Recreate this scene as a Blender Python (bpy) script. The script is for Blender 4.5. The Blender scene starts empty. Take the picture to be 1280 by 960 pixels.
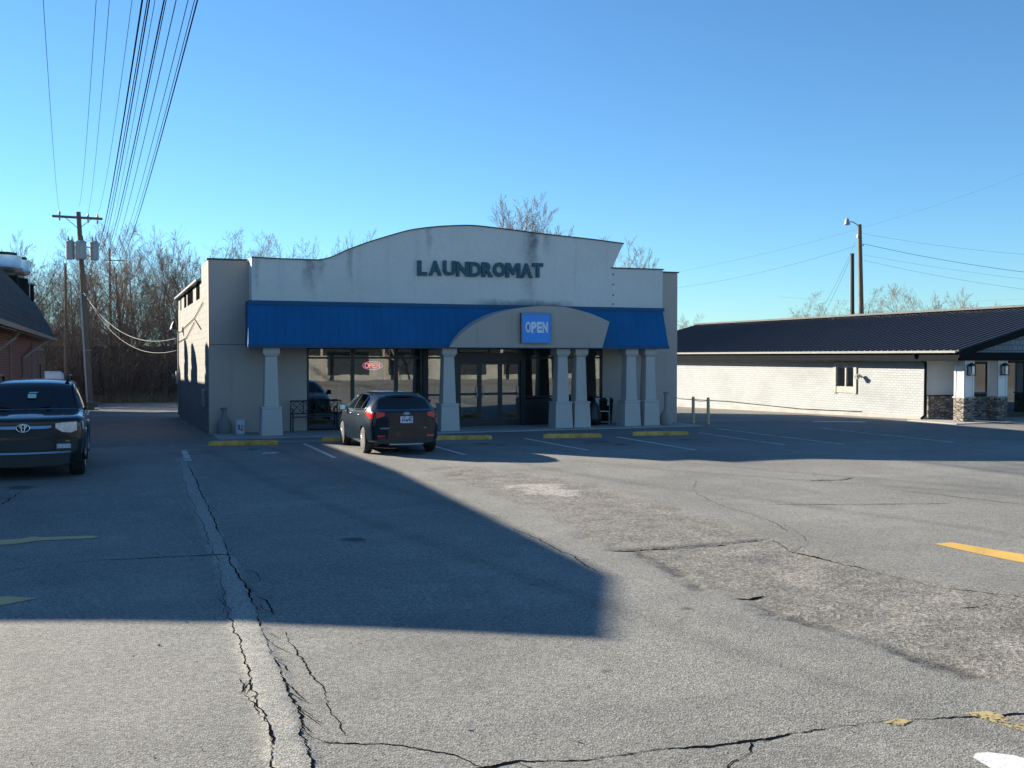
import bpy, bmesh, math, random
import numpy as np
from mathutils import Vector, Matrix

random.seed(7)
RNG = np.random.default_rng(11)
scene = bpy.context.scene
C = scene.collection
R = math.radians


def ground_z(y):
    """The lot is level to y = 30 and drains gently towards the back of the alley."""
    return -0.018 * min(max(y - 30.0, 0.0), 30.0)


# ------------------------------------------------------------------ mesh helpers
class MB:
    """Collects vertices and faces and links them as one mesh object."""

    def __init__(self):
        self.v, self.f = [], []

    def add(self, verts, faces):
        b = len(self.v)
        self.v += [tuple(p) for p in verts]
        self.f += [tuple(i + b for i in q) for q in faces]
        return self

    def box(self, x0, x1, y0, y1, z0, z1):
        v = [(x0, y0, z0), (x1, y0, z0), (x1, y1, z0), (x0, y1, z0), (x0, y0, z1), (x1, y0, z1), (x1, y1, z1), (x0, y1, z1)]
        return self.add(v, [(0, 3, 2, 1), (4, 5, 6, 7), (0, 1, 5, 4), (1, 2, 6, 5), (2, 3, 7, 6), (3, 0, 4, 7)])

    def taper(self, cx, cy, z0, z1, hx0, hy0, hx1, hy1):
        v = [(cx - hx0, cy - hy0, z0), (cx + hx0, cy - hy0, z0), (cx + hx0, cy + hy0, z0), (cx - hx0, cy + hy0, z0),
             (cx - hx1, cy - hy1, z1), (cx + hx1, cy - hy1, z1), (cx + hx1, cy + hy1, z1), (cx - hx1, cy + hy1, z1)]
        return self.add(v, [(0, 3, 2, 1), (4, 5, 6, 7), (0, 1, 5, 4), (1, 2, 6, 5), (2, 3, 7, 6), (3, 0, 4, 7)])

    def prism(self, poly, axis, a, b):
        """Extrude a 2D outline along an axis: 'y' -> (x,z), 'x' -> (y,z), 'z' -> (x,y)."""
        n = len(poly)

        def p3(p, d):
            return {'y': (p[0], d, p[1]), 'x': (d, p[0], p[1]), 'z': (p[0], p[1], d)}[axis]
        v = [p3(p, a) for p in poly] + [p3(p, b) for p in poly]
        f = [tuple(range(n)), tuple(range(2 * n - 1, n - 1, -1))]
        f += [(i, i + n, (i + 1) % n + n, (i + 1) % n) for i in range(n)]
        return self.add(v, f)

    def tube(self, pts, r, sides=8, cap=True):
        pts = [Vector(p) for p in pts]
        n = len(pts)
        rs = r if isinstance(r, (list, tuple)) else [r] * n
        t0 = (pts[1] - pts[0]).normalized()
        nrm = t0.orthogonal().normalized()
        v, f = [], []
        for i, p in enumerate(pts):
            t = (pts[min(i + 1, n - 1)] - pts[max(i - 1, 0)]).normalized()
            nrm = (nrm - t * nrm.dot(t))
            nrm = nrm.normalized() if nrm.length > 1e-6 else t.orthogonal().normalized()
            b = t.cross(nrm)
            for k in range(sides):
                a = 2 * math.pi * k / sides
                v.append(p + (nrm * math.cos(a) + b * math.sin(a)) * rs[i])
        for i in range(n - 1):
            for k in range(sides):
                k2 = (k + 1) % sides
                f.append((i * sides + k, i * sides + k2, (i + 1) * sides + k2, (i + 1) * sides + k))
        if cap:
            f.append(tuple(range(sides - 1, -1, -1)))
            f.append(tuple((n - 1) * sides + k for k in range(sides)))
        return self.add(v, f)

    def lathe(self, prof, c=(0, 0, 0), sides=24, axis='z'):
        """Revolve (r, h) pairs."""
        v, f = [], []
        n = len(prof)
        for k in range(sides):
            a = 2 * math.pi * k / sides
            for r, h in prof:
                q = (r * math.cos(a), r * math.sin(a), h)
                if axis == 'x':
                    q = (q[2], q[0], q[1])
                elif axis == 'y':
                    q = (q[0], q[2], q[1])
                v.append((q[0] + c[0], q[1] + c[1], q[2] + c[2]))
        for k in range(sides):
            k2 = (k + 1) % sides
            for i in range(n - 1):
                f.append((k * n + i, k2 * n + i, k2 * n + i + 1, k * n + i + 1))
        if prof[0][0] > 1e-5:
            f.append(tuple(k * n for k in range(sides - 1, -1, -1)))
        if prof[-1][0] > 1e-5:
            f.append(tuple(k * n + n - 1 for k in range(sides)))
        return self.add(v, f)

    def xform(self, M):
        self.v = [tuple(M @ Vector(p)) for p in self.v]
        return self

    def grid(self, P):
        """P: rows x cols array of points."""
        P = np.asarray(P)
        n, m = P.shape[:2]
        f = [(i * m + j, i * m + j + 1, (i + 1) * m + j + 1, (i + 1) * m + j) for i in range(n - 1) for j in range(m - 1)]
        return self.add(P.reshape(-1, 3).tolist(), f)

    def build(self, name, mat, parent=None, smooth=False, bevel=0.0, loc=None, rot=None, weld=True, seg=2):
        me = bpy.data.meshes.new(name)
        me.from_pydata(self.v, [], self.f)
        bm = bmesh.new()
        bm.from_mesh(me)
        if weld:
            bmesh.ops.remove_doubles(bm, verts=bm.verts, dist=1e-5)
        bmesh.ops.recalc_face_normals(bm, faces=bm.faces)
        bm.to_mesh(me)
        bm.free()
        if smooth:
            me.polygons.foreach_set('use_smooth', [True] * len(me.polygons))
        o = bpy.data.objects.new(name, me)
        C.objects.link(o)
        for m in (mat if isinstance(mat, (list, tuple)) else [mat]):
            me.materials.append(m)
        if parent is not None:
            o.parent = parent
        if loc is not None:
            o.location = loc
        if rot is not None:
            o.rotation_euler = rot
        if bevel > 0:
            b = o.modifiers.new('edge', 'BEVEL')
            b.width = bevel
            b.segments = seg
            b.limit_method = 'ANGLE'
            b.angle_limit = R(40)
        if smooth == 'auto':
            try:
                me.set_sharp_from_angle(angle=R(38))
            except Exception:
                pass
        return o


def fast_mesh(name, v, f, mat, parent=None, smooth=False):
    """v (n,3) and f (m,k) arrays, all faces the same size."""
    me = bpy.data.meshes.new(name)
    k = f.shape[1]
    me.vertices.add(len(v))
    me.vertices.foreach_set('co', np.ascontiguousarray(v, dtype=np.float32).ravel())
    me.loops.add(f.size)
    me.loops.foreach_set('vertex_index', np.ascontiguousarray(f, dtype=np.int32).ravel())
    me.polygons.add(len(f))
    me.polygons.foreach_set('loop_start', np.arange(0, f.size, k, dtype=np.int32))
    if smooth:
        me.polygons.foreach_set('use_smooth', np.ones(len(f), dtype=bool))
    me.update(calc_edges=True)
    me.validate()
    me.materials.append(mat)
    o = bpy.data.objects.new(name, me)
    C.objects.link(o)
    if parent is not None:
        o.parent = parent
    return o


def tag(o, label=None, cat=None, group=None, kind=None):
    for k, val in (('label', label), ('category', cat), ('group', group), ('kind', kind)):
        if val:
            o[k] = val
    return o


def thing(name, label, cat, loc=(0, 0, 0), rotz=0.0, group=None):
    o = bpy.data.objects.new(name, None)
    C.objects.link(o)
    o.location = loc
    o.rotation_euler = (0, 0, rotz)
    o.empty_display_size = 0.3
    return tag(o, label, cat, group)


def struct(o):
    o['kind'] = 'structure'
    return o


def copy_tree(o, parent=None):
    c = o.copy()
    C.objects.link(c)
    if parent is not None:
        c.parent = parent
    for ch in list(o.children):
        copy_tree(ch, c)
    return c


def text_mesh(name, s, size, extrude, mat, parent=None, bold=0.0, loc=(0, 0, 0), rot=(0, 0, 0), sx=1.0, align='CENTER'):
    cu = bpy.data.curves.new('lettering', 'FONT')
    cu.body = s
    cu.size = size
    cu.extrude = extrude
    cu.offset = bold
    cu.resolution_u = 3
    cu.align_x = align
    t = bpy.data.objects.new('lettering', cu)
    C.objects.link(t)
    dg = bpy.context.evaluated_depsgraph_get()
    dg.update()
    me = bpy.data.meshes.new_from_object(t.evaluated_get(dg))
    me.name = name
    bpy.data.objects.remove(t)
    bpy.data.curves.remove(cu)
    me.materials.clear()
    me.materials.append(mat)
    o = bpy.data.objects.new(name, me)
    C.objects.link(o)
    o.location = loc
    o.rotation_euler = rot
    o.scale = (sx, 1, 1)
    if parent is not None:
        o.parent = parent
    return o


def pchip(xs, ys, x):
    """Monotone cubic interpolation."""
    xs = np.asarray(xs, float)
    ys = np.asarray(ys, float)
    h = np.diff(xs)
    d = np.diff(ys) / h
    m = np.zeros_like(ys)
    m[0], m[-1] = d[0], d[-1]
    for i in range(1, len(xs) - 1):
        if d[i - 1] * d[i] > 0:
            w1, w2 = 2 * h[i] + h[i - 1], h[i] + 2 * h[i - 1]
            m[i] = (w1 + w2) / (w1 / d[i - 1] + w2 / d[i])
    x = np.clip(np.asarray(x, float), xs[0], xs[-1])
    k = np.clip(np.searchsorted(xs, x) - 1, 0, len(xs) - 2)
    t = (x - xs[k]) / h[k]
    return ((1 + 2 * t) * (1 - t) ** 2 * ys[k] + t * (1 - t) ** 2 * h[k] * m[k] + t * t * (3 - 2 * t) * ys[k + 1] + t * t * (t - 1) * h[k] * m[k + 1])


# ------------------------------------------------------------------ materials
class NT:
    def __init__(self, name):
        self.m = bpy.data.materials.new(name)
        self.m.use_nodes = True
        self.t = self.m.node_tree
        self.t.nodes.clear()
        self.out = self.n('ShaderNodeOutputMaterial')

    def n(self, kind, **kw):
        nd = self.t.nodes.new(kind)
        for k, val in kw.items():
            if k.startswith('_'):
                setattr(nd, k[1:], val)
        for k, val in kw.items():
            if not k.startswith('_'):
                key = k.replace('__', ' ')
                sock = nd.inputs[int(key[1:])] if key[0] == 'i' and key[1:].isdigit() else nd.inputs[key]
                if hasattr(val, 'is_output') or isinstance(val, bpy.types.NodeSocket):
                    self.t.links.new(val, sock)
                else:
                    sock.default_value = val
        return nd

    def coord(self, which='Object'):
        return self.n('ShaderNodeTexCoord').outputs[which]

    def mapping(self, vec, scale=(1, 1, 1), rot=(0, 0, 0)):
        return self.n('ShaderNodeMapping', Vector=vec, Scale=scale, Rotation=rot).outputs[0]

    def noise(self, vec, scale, detail=4.0, rough=0.55):
        return self.n('ShaderNodeTexNoise', Vector=vec, Scale=scale, Detail=detail, Roughness=rough).outputs[0]

    def ramp(self, fac, lo, hi, a=0.0, b=1.0):
        return self.n('ShaderNodeMapRange', _clamp=True, Value=fac, i1=lo, i2=hi, i3=a, i4=b).outputs[0]

    def mix(self, fac, a, b, blend='MIX'):
        nd = self.n('ShaderNodeMix', _data_type='RGBA', _blend_type=blend)
        for i, val in ((0, fac), (6, a), (7, b)):
            if isinstance(val, bpy.types.NodeSocket):
                self.t.links.new(val, nd.inputs[i])
            elif i == 0:
                nd.inputs[0].default_value = val
            else:
                nd.inputs[i].default_value = (*val, 1) if len(val) == 3 else val
        return nd.outputs[2]

    def math(self, op, a, b=0.0):
        return self.n('ShaderNodeMath', _operation=op, i0=a, i1=b).outputs[0]

    def bump(self, h, strength, dist=0.01):
        return self.n('ShaderNodeBump', Height=h, Strength=strength, Distance=dist).outputs[0]

    def principled(self, color, rough=0.7, metal=0.0, normal=None, coat=0.0, spec=0.5):
        b = self.n('ShaderNodeBsdfPrincipled')
        for key, val in (('Base Color', color), ('Roughness', rough), ('Metallic', metal), ('Coat Weight', coat), ('Specular IOR Level', spec)):
            if isinstance(val, bpy.types.NodeSocket):
                self.t.links.new(val, b.inputs[key])
            else:
                b.inputs[key].default_value = (*val, 1) if key == 'Base Color' and len(val) == 3 else val
        b.inputs['Coat Roughness'].default_value = 0.04
        if normal is not None:
            self.t.links.new(normal, b.inputs['Normal'])
        return b.outputs[0]

    def done(self, surf):
        self.t.links.new(surf, self.out.inputs['Surface'])
        return self.m


def mat(name, color, rough=0.7, var=0.15, scale=3.0, metal=0.0, bump=0.0, bscale=40.0, coat=0.0, spec=0.5, stretch=(1, 1, 1)):
    """Plain material with uneven tone (two noises) and optional surface grain."""
    N = NT(name)
    co = N.mapping(N.coord(), stretch)
    n1 = N.noise(co, scale, 5.0)
    n2 = N.noise(co, scale * 9.0, 3.0)
    f = N.math('ADD', N.math('MULTIPLY', n1, 0.7), N.math('MULTIPLY', n2, 0.3))
    lo = [c * (1 - var) for c in color]
    hi = [min(1, c * (1 + var)) for c in color]
    col = N.mix(N.ramp(f, 0.3, 0.7), lo, hi)
    nor = N.bump(N.noise(co, bscale, 3.0), bump, 0.01) if bump > 0 else None
    rg = N.ramp(n2, 0.2, 0.8, max(0.02, rough - 0.08), min(1, rough + 0.08))
    return N.done(N.principled(col, rg, metal, nor, coat, spec))


def emit_mat(name, color, strength):
    N = NT(name)
    e = N.n('ShaderNodeEmission', Color=(*color, 1), Strength=strength)
    return N.done(e.outputs[0])


def glass_mat(name, tint, mirror, rough=0.0, clear=0.5):
    """Window glass: a share of mirror reflection rising at glancing angles, the rest looks through a tint."""
    N = NT(name)
    fr = N.n('ShaderNodeFresnel', IOR=1.5).outputs[0]
    fac = N.ramp(fr, 0.04, 0.6, mirror, 0.95)
    wob = N.bump(N.noise(N.coord(), 1.1, 2.0), 0.012, 0.05)
    g = N.n('ShaderNodeBsdfGlossy', Color=(0.9, 0.93, 0.95, 1), Roughness=rough, Normal=wob)
    t = N.n('ShaderNodeBsdfTransparent', Color=(*[c * clear for c in tint], 1))
    mx = N.n('ShaderNodeMixShader', i0=fac, i1=t.outputs[0], i2=g.outputs[0])
    return N.done(mx.outputs[0])


def stucco(name, color, stain=0.35, seed=0.0):
    """Rendered wall with vertical run-off streaks and a faint trowel grain."""
    N = NT(name)
    co = N.coord()
    big = N.noise(N.mapping(co, (0.35, 0.35, 0.5)), 1.0, 5.0)
    streak = N.noise(N.mapping(co, (2.6, 2.6, 0.16)), 1.0, 6.0, 0.62)
    fine = N.noise(co, 14.0, 4.0)
    col = N.mix(N.ramp(big, 0.35, 0.7), [c * 0.93 for c in color], [min(1, c * 1.05) for c in color])
    col = N.mix(N.math('MULTIPLY', N.ramp(streak, 0.57, 0.78), stain), col, [c * 0.42 for c in color])
    col = N.mix(N.math('MULTIPLY', N.ramp(fine, 0.4, 0.75), 0.18), col, [c * 0.75 for c in color])
    nor = N.bump(N.noise(co, 60.0, 3.0), 0.25, 0.01)
    return N.done(N.principled(col, 0.9, 0, nor, 0, 0.2))


def brick(name, c1, c2, mortar, bw=0.2, bh=0.067, plane='yz', bumpy=0.6, mort=0.008):
    N = NT(name)
    co = N.coord()
    sep = N.n('ShaderNodeSeparateXYZ', Vector=co)
    a = sep.outputs[{'x': 0, 'y': 1}[plane[0]]]
    vec = N.n('ShaderNodeCombineXYZ', X=a, Y=sep.outputs[2]).outputs[0]
    b = N.n('ShaderNodeTexBrick', Vector=vec, Color1=(*c1, 1), Color2=(*c2, 1), Mortar=(*mortar, 1), Scale=1.0)
    b.inputs['Mortar Size'].default_value = mort
    b.inputs['Mortar Smooth'].default_value = 0.3
    b.inputs['Brick Width'].default_value = bw
    b.inputs['Row Height'].default_value = bh
    b.inputs['Bias'].default_value = 0.0
    dirt = N.noise(N.mapping(co, (0.5, 0.5, 0.9)), 1.0, 6.0)
    col = N.mix(N.math('MULTIPLY', N.ramp(dirt, 0.45, 0.8), 0.3), b.outputs[0], [c * 0.6 for c in mortar])
    fine = N.noise(co, 25.0, 3.0)
    h = N.math('ADD', N.math('MULTIPLY', b.outputs[1], -1.0), N.math('MULTIPLY', fine, 0.35))
    nor = N.bump(h, bumpy, 0.012)
    return N.done(N.principled(col, 0.85, 0, nor, 0, 0.3))


def stone_ledge(name):
    """Stacked ledgestone veneer: long thin stones of many greys and browns."""
    N = NT(name)
    co = N.coord()
    sep = N.n('ShaderNodeSeparateXYZ', Vector=co)
    a = N.math('ADD', sep.outputs[0], sep.outputs[1])
    vec = N.n('ShaderNodeCombineXYZ', X=N.math('MULTIPLY', a, 1.0), Y=N.math('MULTIPLY', sep.outputs[2], 3.0)).outputs[0]
    vo = N.n('ShaderNodeTexVoronoi', Vector=vec, Scale=4.6)
    vo.inputs['Randomness'].default_value = 0.85
    ve = N.n('ShaderNodeTexVoronoi', _feature='DISTANCE_TO_EDGE', Vector=vec, Scale=4.6)
    ve.inputs['Randomness'].default_value = 0.85
    hue = N.n('ShaderNodeSeparateXYZ', Vector=vo.outputs['Color'])
    col = N.mix(hue.outputs[0], (0.08, 0.085, 0.09), (0.36, 0.31, 0.27))
    col = N.mix(N.math('MULTIPLY', hue.outputs[1], 0.5), col, (0.22, 0.16, 0.12))
    edge = N.ramp(ve.outputs[0], 0.0, 0.07)
    col = N.mix(edge, (0.02, 0.02, 0.02), col)
    nor = N.bump(N.math('ADD', edge, N.math('MULTIPLY', hue.outputs[2], 0.8)), 0.9, 0.04)
    return N.done(N.principled(col, 0.85, 0, nor, 0, 0.3))


M = {}
M['beige'] = stucco('beige_stucco', (0.54, 0.445, 0.385), 0.25)
M['white_stucco'] = stucco('off_white_stucco', (0.66, 0.64, 0.62), 0.40)
M['arch_stucco'] = stucco('arch_stucco', (0.50, 0.42, 0.365), 0.4)
M['column'] = stucco('column_stucco', (0.60, 0.525, 0.475), 0.25)
M['coping'] = mat('dark_coping', (0.05, 0.06, 0.065), 0.5)
M['awning'] = mat('blue_sheet_metal', (0.008, 0.115, 0.27), 0.5, 0.12, 1.2, 0.0, stretch=(1, 1, 0.3), spec=0.3)
M['awning_trim'] = mat('blue_trim', (0.007, 0.080, 0.185), 0.5, 0.1, spec=0.3)
M['letter'] = mat('blue_grey_letter', (0.010, 0.080, 0.115), 0.5, 0.2)
M['bronze'] = mat('dark_bronze_frame', (0.014, 0.017, 0.02), 0.4, 0.2)
M['black'] = mat('black_metal', (0.012, 0.012, 0.013), 0.45, 0.2)
M['glass'] = glass_mat('storefront_glass', (0.75, 0.8, 0.8), 0.25, 0.0, 0.8)
M['dark_glass'] = glass_mat('dark_window_glass', (0.5, 0.55, 0.6), 0.30, 0.0, 0.35)
M['concrete'] = mat('pale_concrete', (0.33, 0.32, 0.30), 0.9, 0.22, 1.4, 0, 0.3, 60)
M['yellow'] = mat('worn_yellow_paint', (0.68, 0.37, 0.085), 0.8, 0.45, 5.0, 0, 0.3, 50)
M['roof_flat'] = mat('flat_roofing', (0.12, 0.12, 0.12), 0.9, 0.2)
M['side_brick'] = brick('painted_block', (0.27, 0.262, 0.242), (0.24, 0.233, 0.215), (0.18, 0.173, 0.16), 0.4, 0.2, 'yz', 0.5, 0.008)
M['white_brick'] = brick('white_painted_brick', (0.375, 0.392, 0.400), (0.34, 0.355, 0.362), (0.27, 0.275, 0.28), 0.24, 0.092, 'yz', 0.6, 0.010)
M['red_brick'] = brick('red_brown_brick', (0.26, 0.090, 0.06), (0.18, 0.066, 0.046), (0.26, 0.22, 0.19), 0.24, 0.085, 'yz', 0.7, 0.012)
M['stone'] = stone_ledge('ledge_stone')
M['navy_roof'] = mat('dark_ribbed_roof', (0.020, 0.020, 0.024), 0.42, 0.15, 0.6)
M['gutter'] = mat('cream_gutter', (0.27, 0.265, 0.25), 0.4, 0.1)
M['trim_dark'] = mat('charcoal_trim', (0.016, 0.018, 0.020), 0.95, 0.15, spec=0.03)
M['white_trim'] = mat('white_trim', (0.72, 0.71, 0.68), 0.5, 0.08)
M['siding'] = mat('pale_grey_siding', (0.46, 0.48, 0.50), 0.6, 0.06)
M['shake'] = brick('blue_grey_shakes', (0.20, 0.25, 0.29), (0.15, 0.20, 0.24), (0.07, 0.09, 0.11), 0.22, 0.19, 'xz', 0.6, 0.012)
M['window_trim'] = mat('weathered_white_wood', (0.36, 0.345, 0.31), 0.8, 0.3, 6)
M['shingle'] = brick('slate_shingles', (0.055, 0.062, 0.072), (0.035, 0.04, 0.05), (0.015, 0.017, 0.02), 0.3, 0.16, 'yz', 0.5, 0.008)
M['brown_trim'] = mat('tan_trim', (0.26, 0.20, 0.16), 0.7, 0.15)
M['wood'] = mat('weathered_pole_wood', (0.17, 0.125, 0.09), 0.9, 0.35, 4.0, 0, 0.6, 30, stretch=(6, 6, 0.4))
M['wood_dark'] = mat('dark_pole_wood', (0.075, 0.06, 0.05), 0.9, 0.3, 4.0, 0, 0.5, 30, stretch=(6, 6, 0.4))
M['can'] = mat('transformer_grey', (0.33, 0.35, 0.36), 0.45, 0.1)
M['galv'] = mat('galvanised_metal', (0.52, 0.53, 0.54), 0.38, 0.15, 3, 0.7)
M['alu'] = mat('spun_aluminium', (0.62, 0.61, 0.60), 0.32, 0.15, 3, 0.85)
M['wire'] = mat('wire_black', (0.020, 0.021, 0.024), 1.0, 0.1, spec=0.0)
M['wire_pale'] = mat('wire_aluminium', (0.15, 0.15, 0.155), 0.6, 0.1, 3, 0.0, spec=0.2)
M['rubber'] = mat('tyre_rubber', (0.018, 0.018, 0.019), 0.75, 0.2)
M['rim'] = mat('alloy_rim', (0.55, 0.55, 0.56), 0.3, 0.1, 3, 0.8)
M['chrome'] = mat('chrome', (0.75, 0.76, 0.78), 0.12, 0.03, 3, 1.0)
M['plastic'] = mat('black_plastic', (0.016, 0.017, 0.018), 0.5, 0.15)
M['car_glass'] = glass_mat('car_glass', (0.30, 0.40, 0.40), 0.085, 0.0, 0.25)
M['paint_black'] = mat('black_car_paint', (0.005, 0.011, 0.014), 0.22, 0.05, 2, 0.0, 0, 40, 0.7, 0.4)
M['paint_grey'] = mat('charcoal_car_paint', (0.003, 0.011, 0.020), 0.32, 0.05, 2, 0.0, 0, 40, 0.85, 0.12)
M['red_lens'] = mat('red_lens', (0.62, 0.018, 0.028), 0.15, 0.1, 30, 0, 0, 40, 1.0)
M['clear_lens'] = mat('clear_lens', (0.60, 0.66, 0.70), 0.12, 0.35, 24, 0.4, 0, 40, 1.0)
M['amber'] = mat('amber_lens', (0.55, 0.20, 0.03), 0.2)
M['interior'] = mat('cabin_dark', (0.012, 0.012, 0.013), 0.8)
M['plate'] = mat('plate_white', (0.55, 0.58, 0.64), 0.5, 0.05)
M['plate_ink'] = mat('plate_ink', (0.05, 0.08, 0.22), 0.5)
M['sticker'] = mat('pale_green_sticker', (0.45, 0.62, 0.58), 0.6, 0.1)
M['white_plastic'] = mat('white_plastic', (0.75, 0.76, 0.76), 0.45, 0.05)
M['label_blue'] = mat('print_blue', (0.06, 0.13, 0.42), 0.5)
M['label_red'] = mat('print_red', (0.50, 0.07, 0.08), 0.5)
M['urn'] = mat('sand_grey_plastic', (0.25, 0.24, 0.225), 0.75, 0.12, 4)
M['urn_tan'] = mat('tan_grey_plastic', (0.34, 0.29, 0.25), 0.75, 0.12, 4)
M['bollard'] = mat('faded_yellow_white_paint', (0.72, 0.46, 0.27), 0.8, 0.3, 7)
M['bag'] = mat('black_bag', (0.008, 0.008, 0.010), 0.35, 0.2, 4, 0, 0.8, 12)
M['dumpster'] = mat('dark_green_steel', (0.02, 0.045, 0.04), 0.6, 0.3)
M['far_white'] = mat('far_white_wall', (0.74, 0.71, 0.70), 0.8, 0.05)
M['cream'] = mat('cream_wall', (0.20, 0.195, 0.175), 0.9, 0.35, 0.8)
M['floor_in'] = mat('dark_tile_floor', (0.05, 0.05, 0.05), 0.5)
M['wall_in'] = mat('interior_wall', (0.20, 0.20, 0.19), 0.9)
M['open_blue'] = None

# ================================================================== GROUND
CRACKS = {  # centre line (x, y) in metres, half width, wander
    'a': ([(1.64, 26.02), (1.47, 19.67), (1.35, 15.53), (1.25, 12.27), (1.24, 10.66), (1.20, 9.43), (1.15, 8.58), (1.13, 7.97), (1.11, 7.34), (1.10, 6.80), (1.08, 6.26), (1.04, 5.80), (0.99, 5.35), (0.9, 4.2)], .0072, .024),
    'b': ([(1.47, 25.00), (1.21, 18.53), (1.16, 14.81), (1.09, 11.82), (1.00, 10.01), (0.95, 9.07), (0.94, 8.28), (0.90, 7.33), (0.87, 6.64), (0.88, 6.19), (0.80, 5.43), (.7, 4.2)], .0028, .024),
    'c': ([(1.32, 8.51), (1.31, 7.79), (1.32, 7.46), (1.32, 6.89), (1.29, 6.48), (1.30, 6.03)], .0026, .02),
    'd': ([(6.4, 4.6), (5.47, 4.83), (5.15, 4.91), (4.68, 5.02), (4.19, 5.10), (3.75, 5.10), (3.40, 5.11), (3.05, 5.16), (2.70, 5.18), (2.33, 5.23), (2.07, 5.31), (1.69, 5.30), (1.35, 5.5)], .0075, .016),
    'e': ([(5.43, 10.74), (5.68, 10.70), (6.30, 10.67), (6.86, 10.68), (7.47, 10.74), (7.60, 10.75)], .032, .03),
    'f': ([(7.37, 10.04), (7.42, 9.45), (7.51, 8.90), (7.56, 8.24), (7.63, 7.78), (7.95, 7.40)], .011, .04),
    'g': ([(8.45, 11.60), (8.21, 11.01), (7.84, 10.25), (7.34, 9.89)], .006, .03),
    'h': ([(5.36, 8.17), (5.55, 8.16), (5.77, 8.22)], .016, .03),
    'i': ([(7.11, 7.15), (7.29, 7.15), (7.54, 7.22)], .007, .02),
    'k': ([(-1.00, 12.00), (-0.63, 12.21), (-0.07, 12.27), (1.03, 12.14), (1.37, 12.01)], .012, .02),
    'l': ([(1.10, 5.98), (1.32, 5.88), (1.55, 5.77), (1.78, 5.57), (1.91, 5.30)], .003, .02),
    'm': ([(4.92, 12.63), (4.87, 10.96), (4.75, 9.67)], .005, .03),
    'n': ([(1.34, 11.17), (1.39, 10.89), (1.38, 10.49)], .006, .02),
    'o': ([(1.27, 9.87), (1.34, 9.63), (1.32, 9.07)], .005, .02),
    'p': ([(11.49, 15.90), (12.03, 15.55), (12.43, 15.39), (12.93, 15.60)], .02, .03),
    'q': ([(7.92, 13.66), (9.21, 13.25), (10.46, 12.76), (12.00, 12.25)], .012, .02),
    'r': ([(12.31, 14.20), (12.66, 12.77), (13.00, 11.68)], .007, .03),
    's': ([(3.50, 5.10), (3.39, 4.95), (3.21, 4.87), (3.0, 4.6)], .003, .012),
    't': ([(0.83, 7.35), (0.82, 6.99), (0.87, 6.41), (0.86, 6.00)], .006, .02),
    'v': ([(9.98, 16.35), (9.07, 14.90), (8.60, 13.40), (8.46, 11.97), (8.11, 11.05)], .0035, .04),
    'w': ([(-1.55, 17.35), (-1.46, 18.27), (-1.35, 19.30), (-1.02, 20.13)], .014, .03),
    'x': ([(7.6, 10.75), (7.52, 10.4), (7.37, 10.04)], .010, .03),
    'y': ([(7.95, 7.4), (7.9, 6.6), (7.7, 5.9), (7.4, 5.2)], .012, .03),
    'z': ([(2.10, 5.30), (2.16, 5.05), (2.05, 4.8)], .005, .012),
}
WORN = [(6.0, 20.2), (6.9, 20.0), (7.6, 18.4), (7.97, 15.9), (7.76, 12.64), (7.60, 10.82), (7.50, 9.68), (7.56, 8.24), (7.96, 7.19), (8.4, 5.4), (5.95, 4.9), (5.73, 5.54),
        (5.7, 6.12), (5.60, 6.84), (5.4, 7.63), (5.38, 8.66), (5.60, 10.05), (5.50, 11.13), (5.97, 13.73), (5.9, 16.85)]
GRAVEL = [(5.69, 10.53), (5.58, 9.61), (5.36, 8.57), (5.45, 8.04), (5.52, 7.3), (5.60, 6.6), (5.68, 5.99), (5.71, 5.45), (5.72, 4.9)]


def seg_dist(px, py, line):
    d = np.full(px.shape, 1e9)
    for (x0, y0), (x1, y1) in zip(line[:-1], line[1:]):
        dx, dy = x1 - x0, y1 - y0
        t = np.clip(((px - x0) * dx + (py - y0) * dy) / (dx * dx + dy * dy), 0, 1)
        d = np.minimum(d, np.hypot(px - x0 - t * dx, py - y0 - t * dy))
    return d


def in_poly(px, py, poly):
    ins = np.zeros(px.shape, bool)
    n = len(poly)
    for i in range(n):
        (x0, y0), (x1, y1) = poly[i], poly[(i + 1) % n]
        c = ((y0 > py) != (y1 > py)) & (px < (x1 - x0) * (py - y0) / (y1 - y0 + 1e-12) + x0)
        ins ^= c
    return ins


def lattice_noise(x, y, s, seed):
    """Smooth value noise on a lattice of spacing s."""
    rng = np.random.default_rng(seed)
    T = rng.random((256, 256))
    fx, fy = x / s, y / s
    ix, iy = np.floor(fx).astype(int), np.floor(fy).astype(int)
    u, w = fx - ix, fy - iy
    u, w = u * u * (3 - 2 * u), w * w * (3 - 2 * w)
    g = lambda a, b: T[a % 256, b % 256]
    return (g(ix, iy) * (1 - u) + g(ix + 1, iy) * u) * (1 - w) + (g(ix, iy + 1) * (1 - u) + g(ix + 1, iy + 1) * u) * w


def steps(a, b, s0, grow=1.0, smax=1e9):
    out, s = [a], s0
    while out[-1] < b:
        out.append(out[-1] + s)
        s = min(s * grow, smax)
    out[-1] = b
    return out


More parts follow.
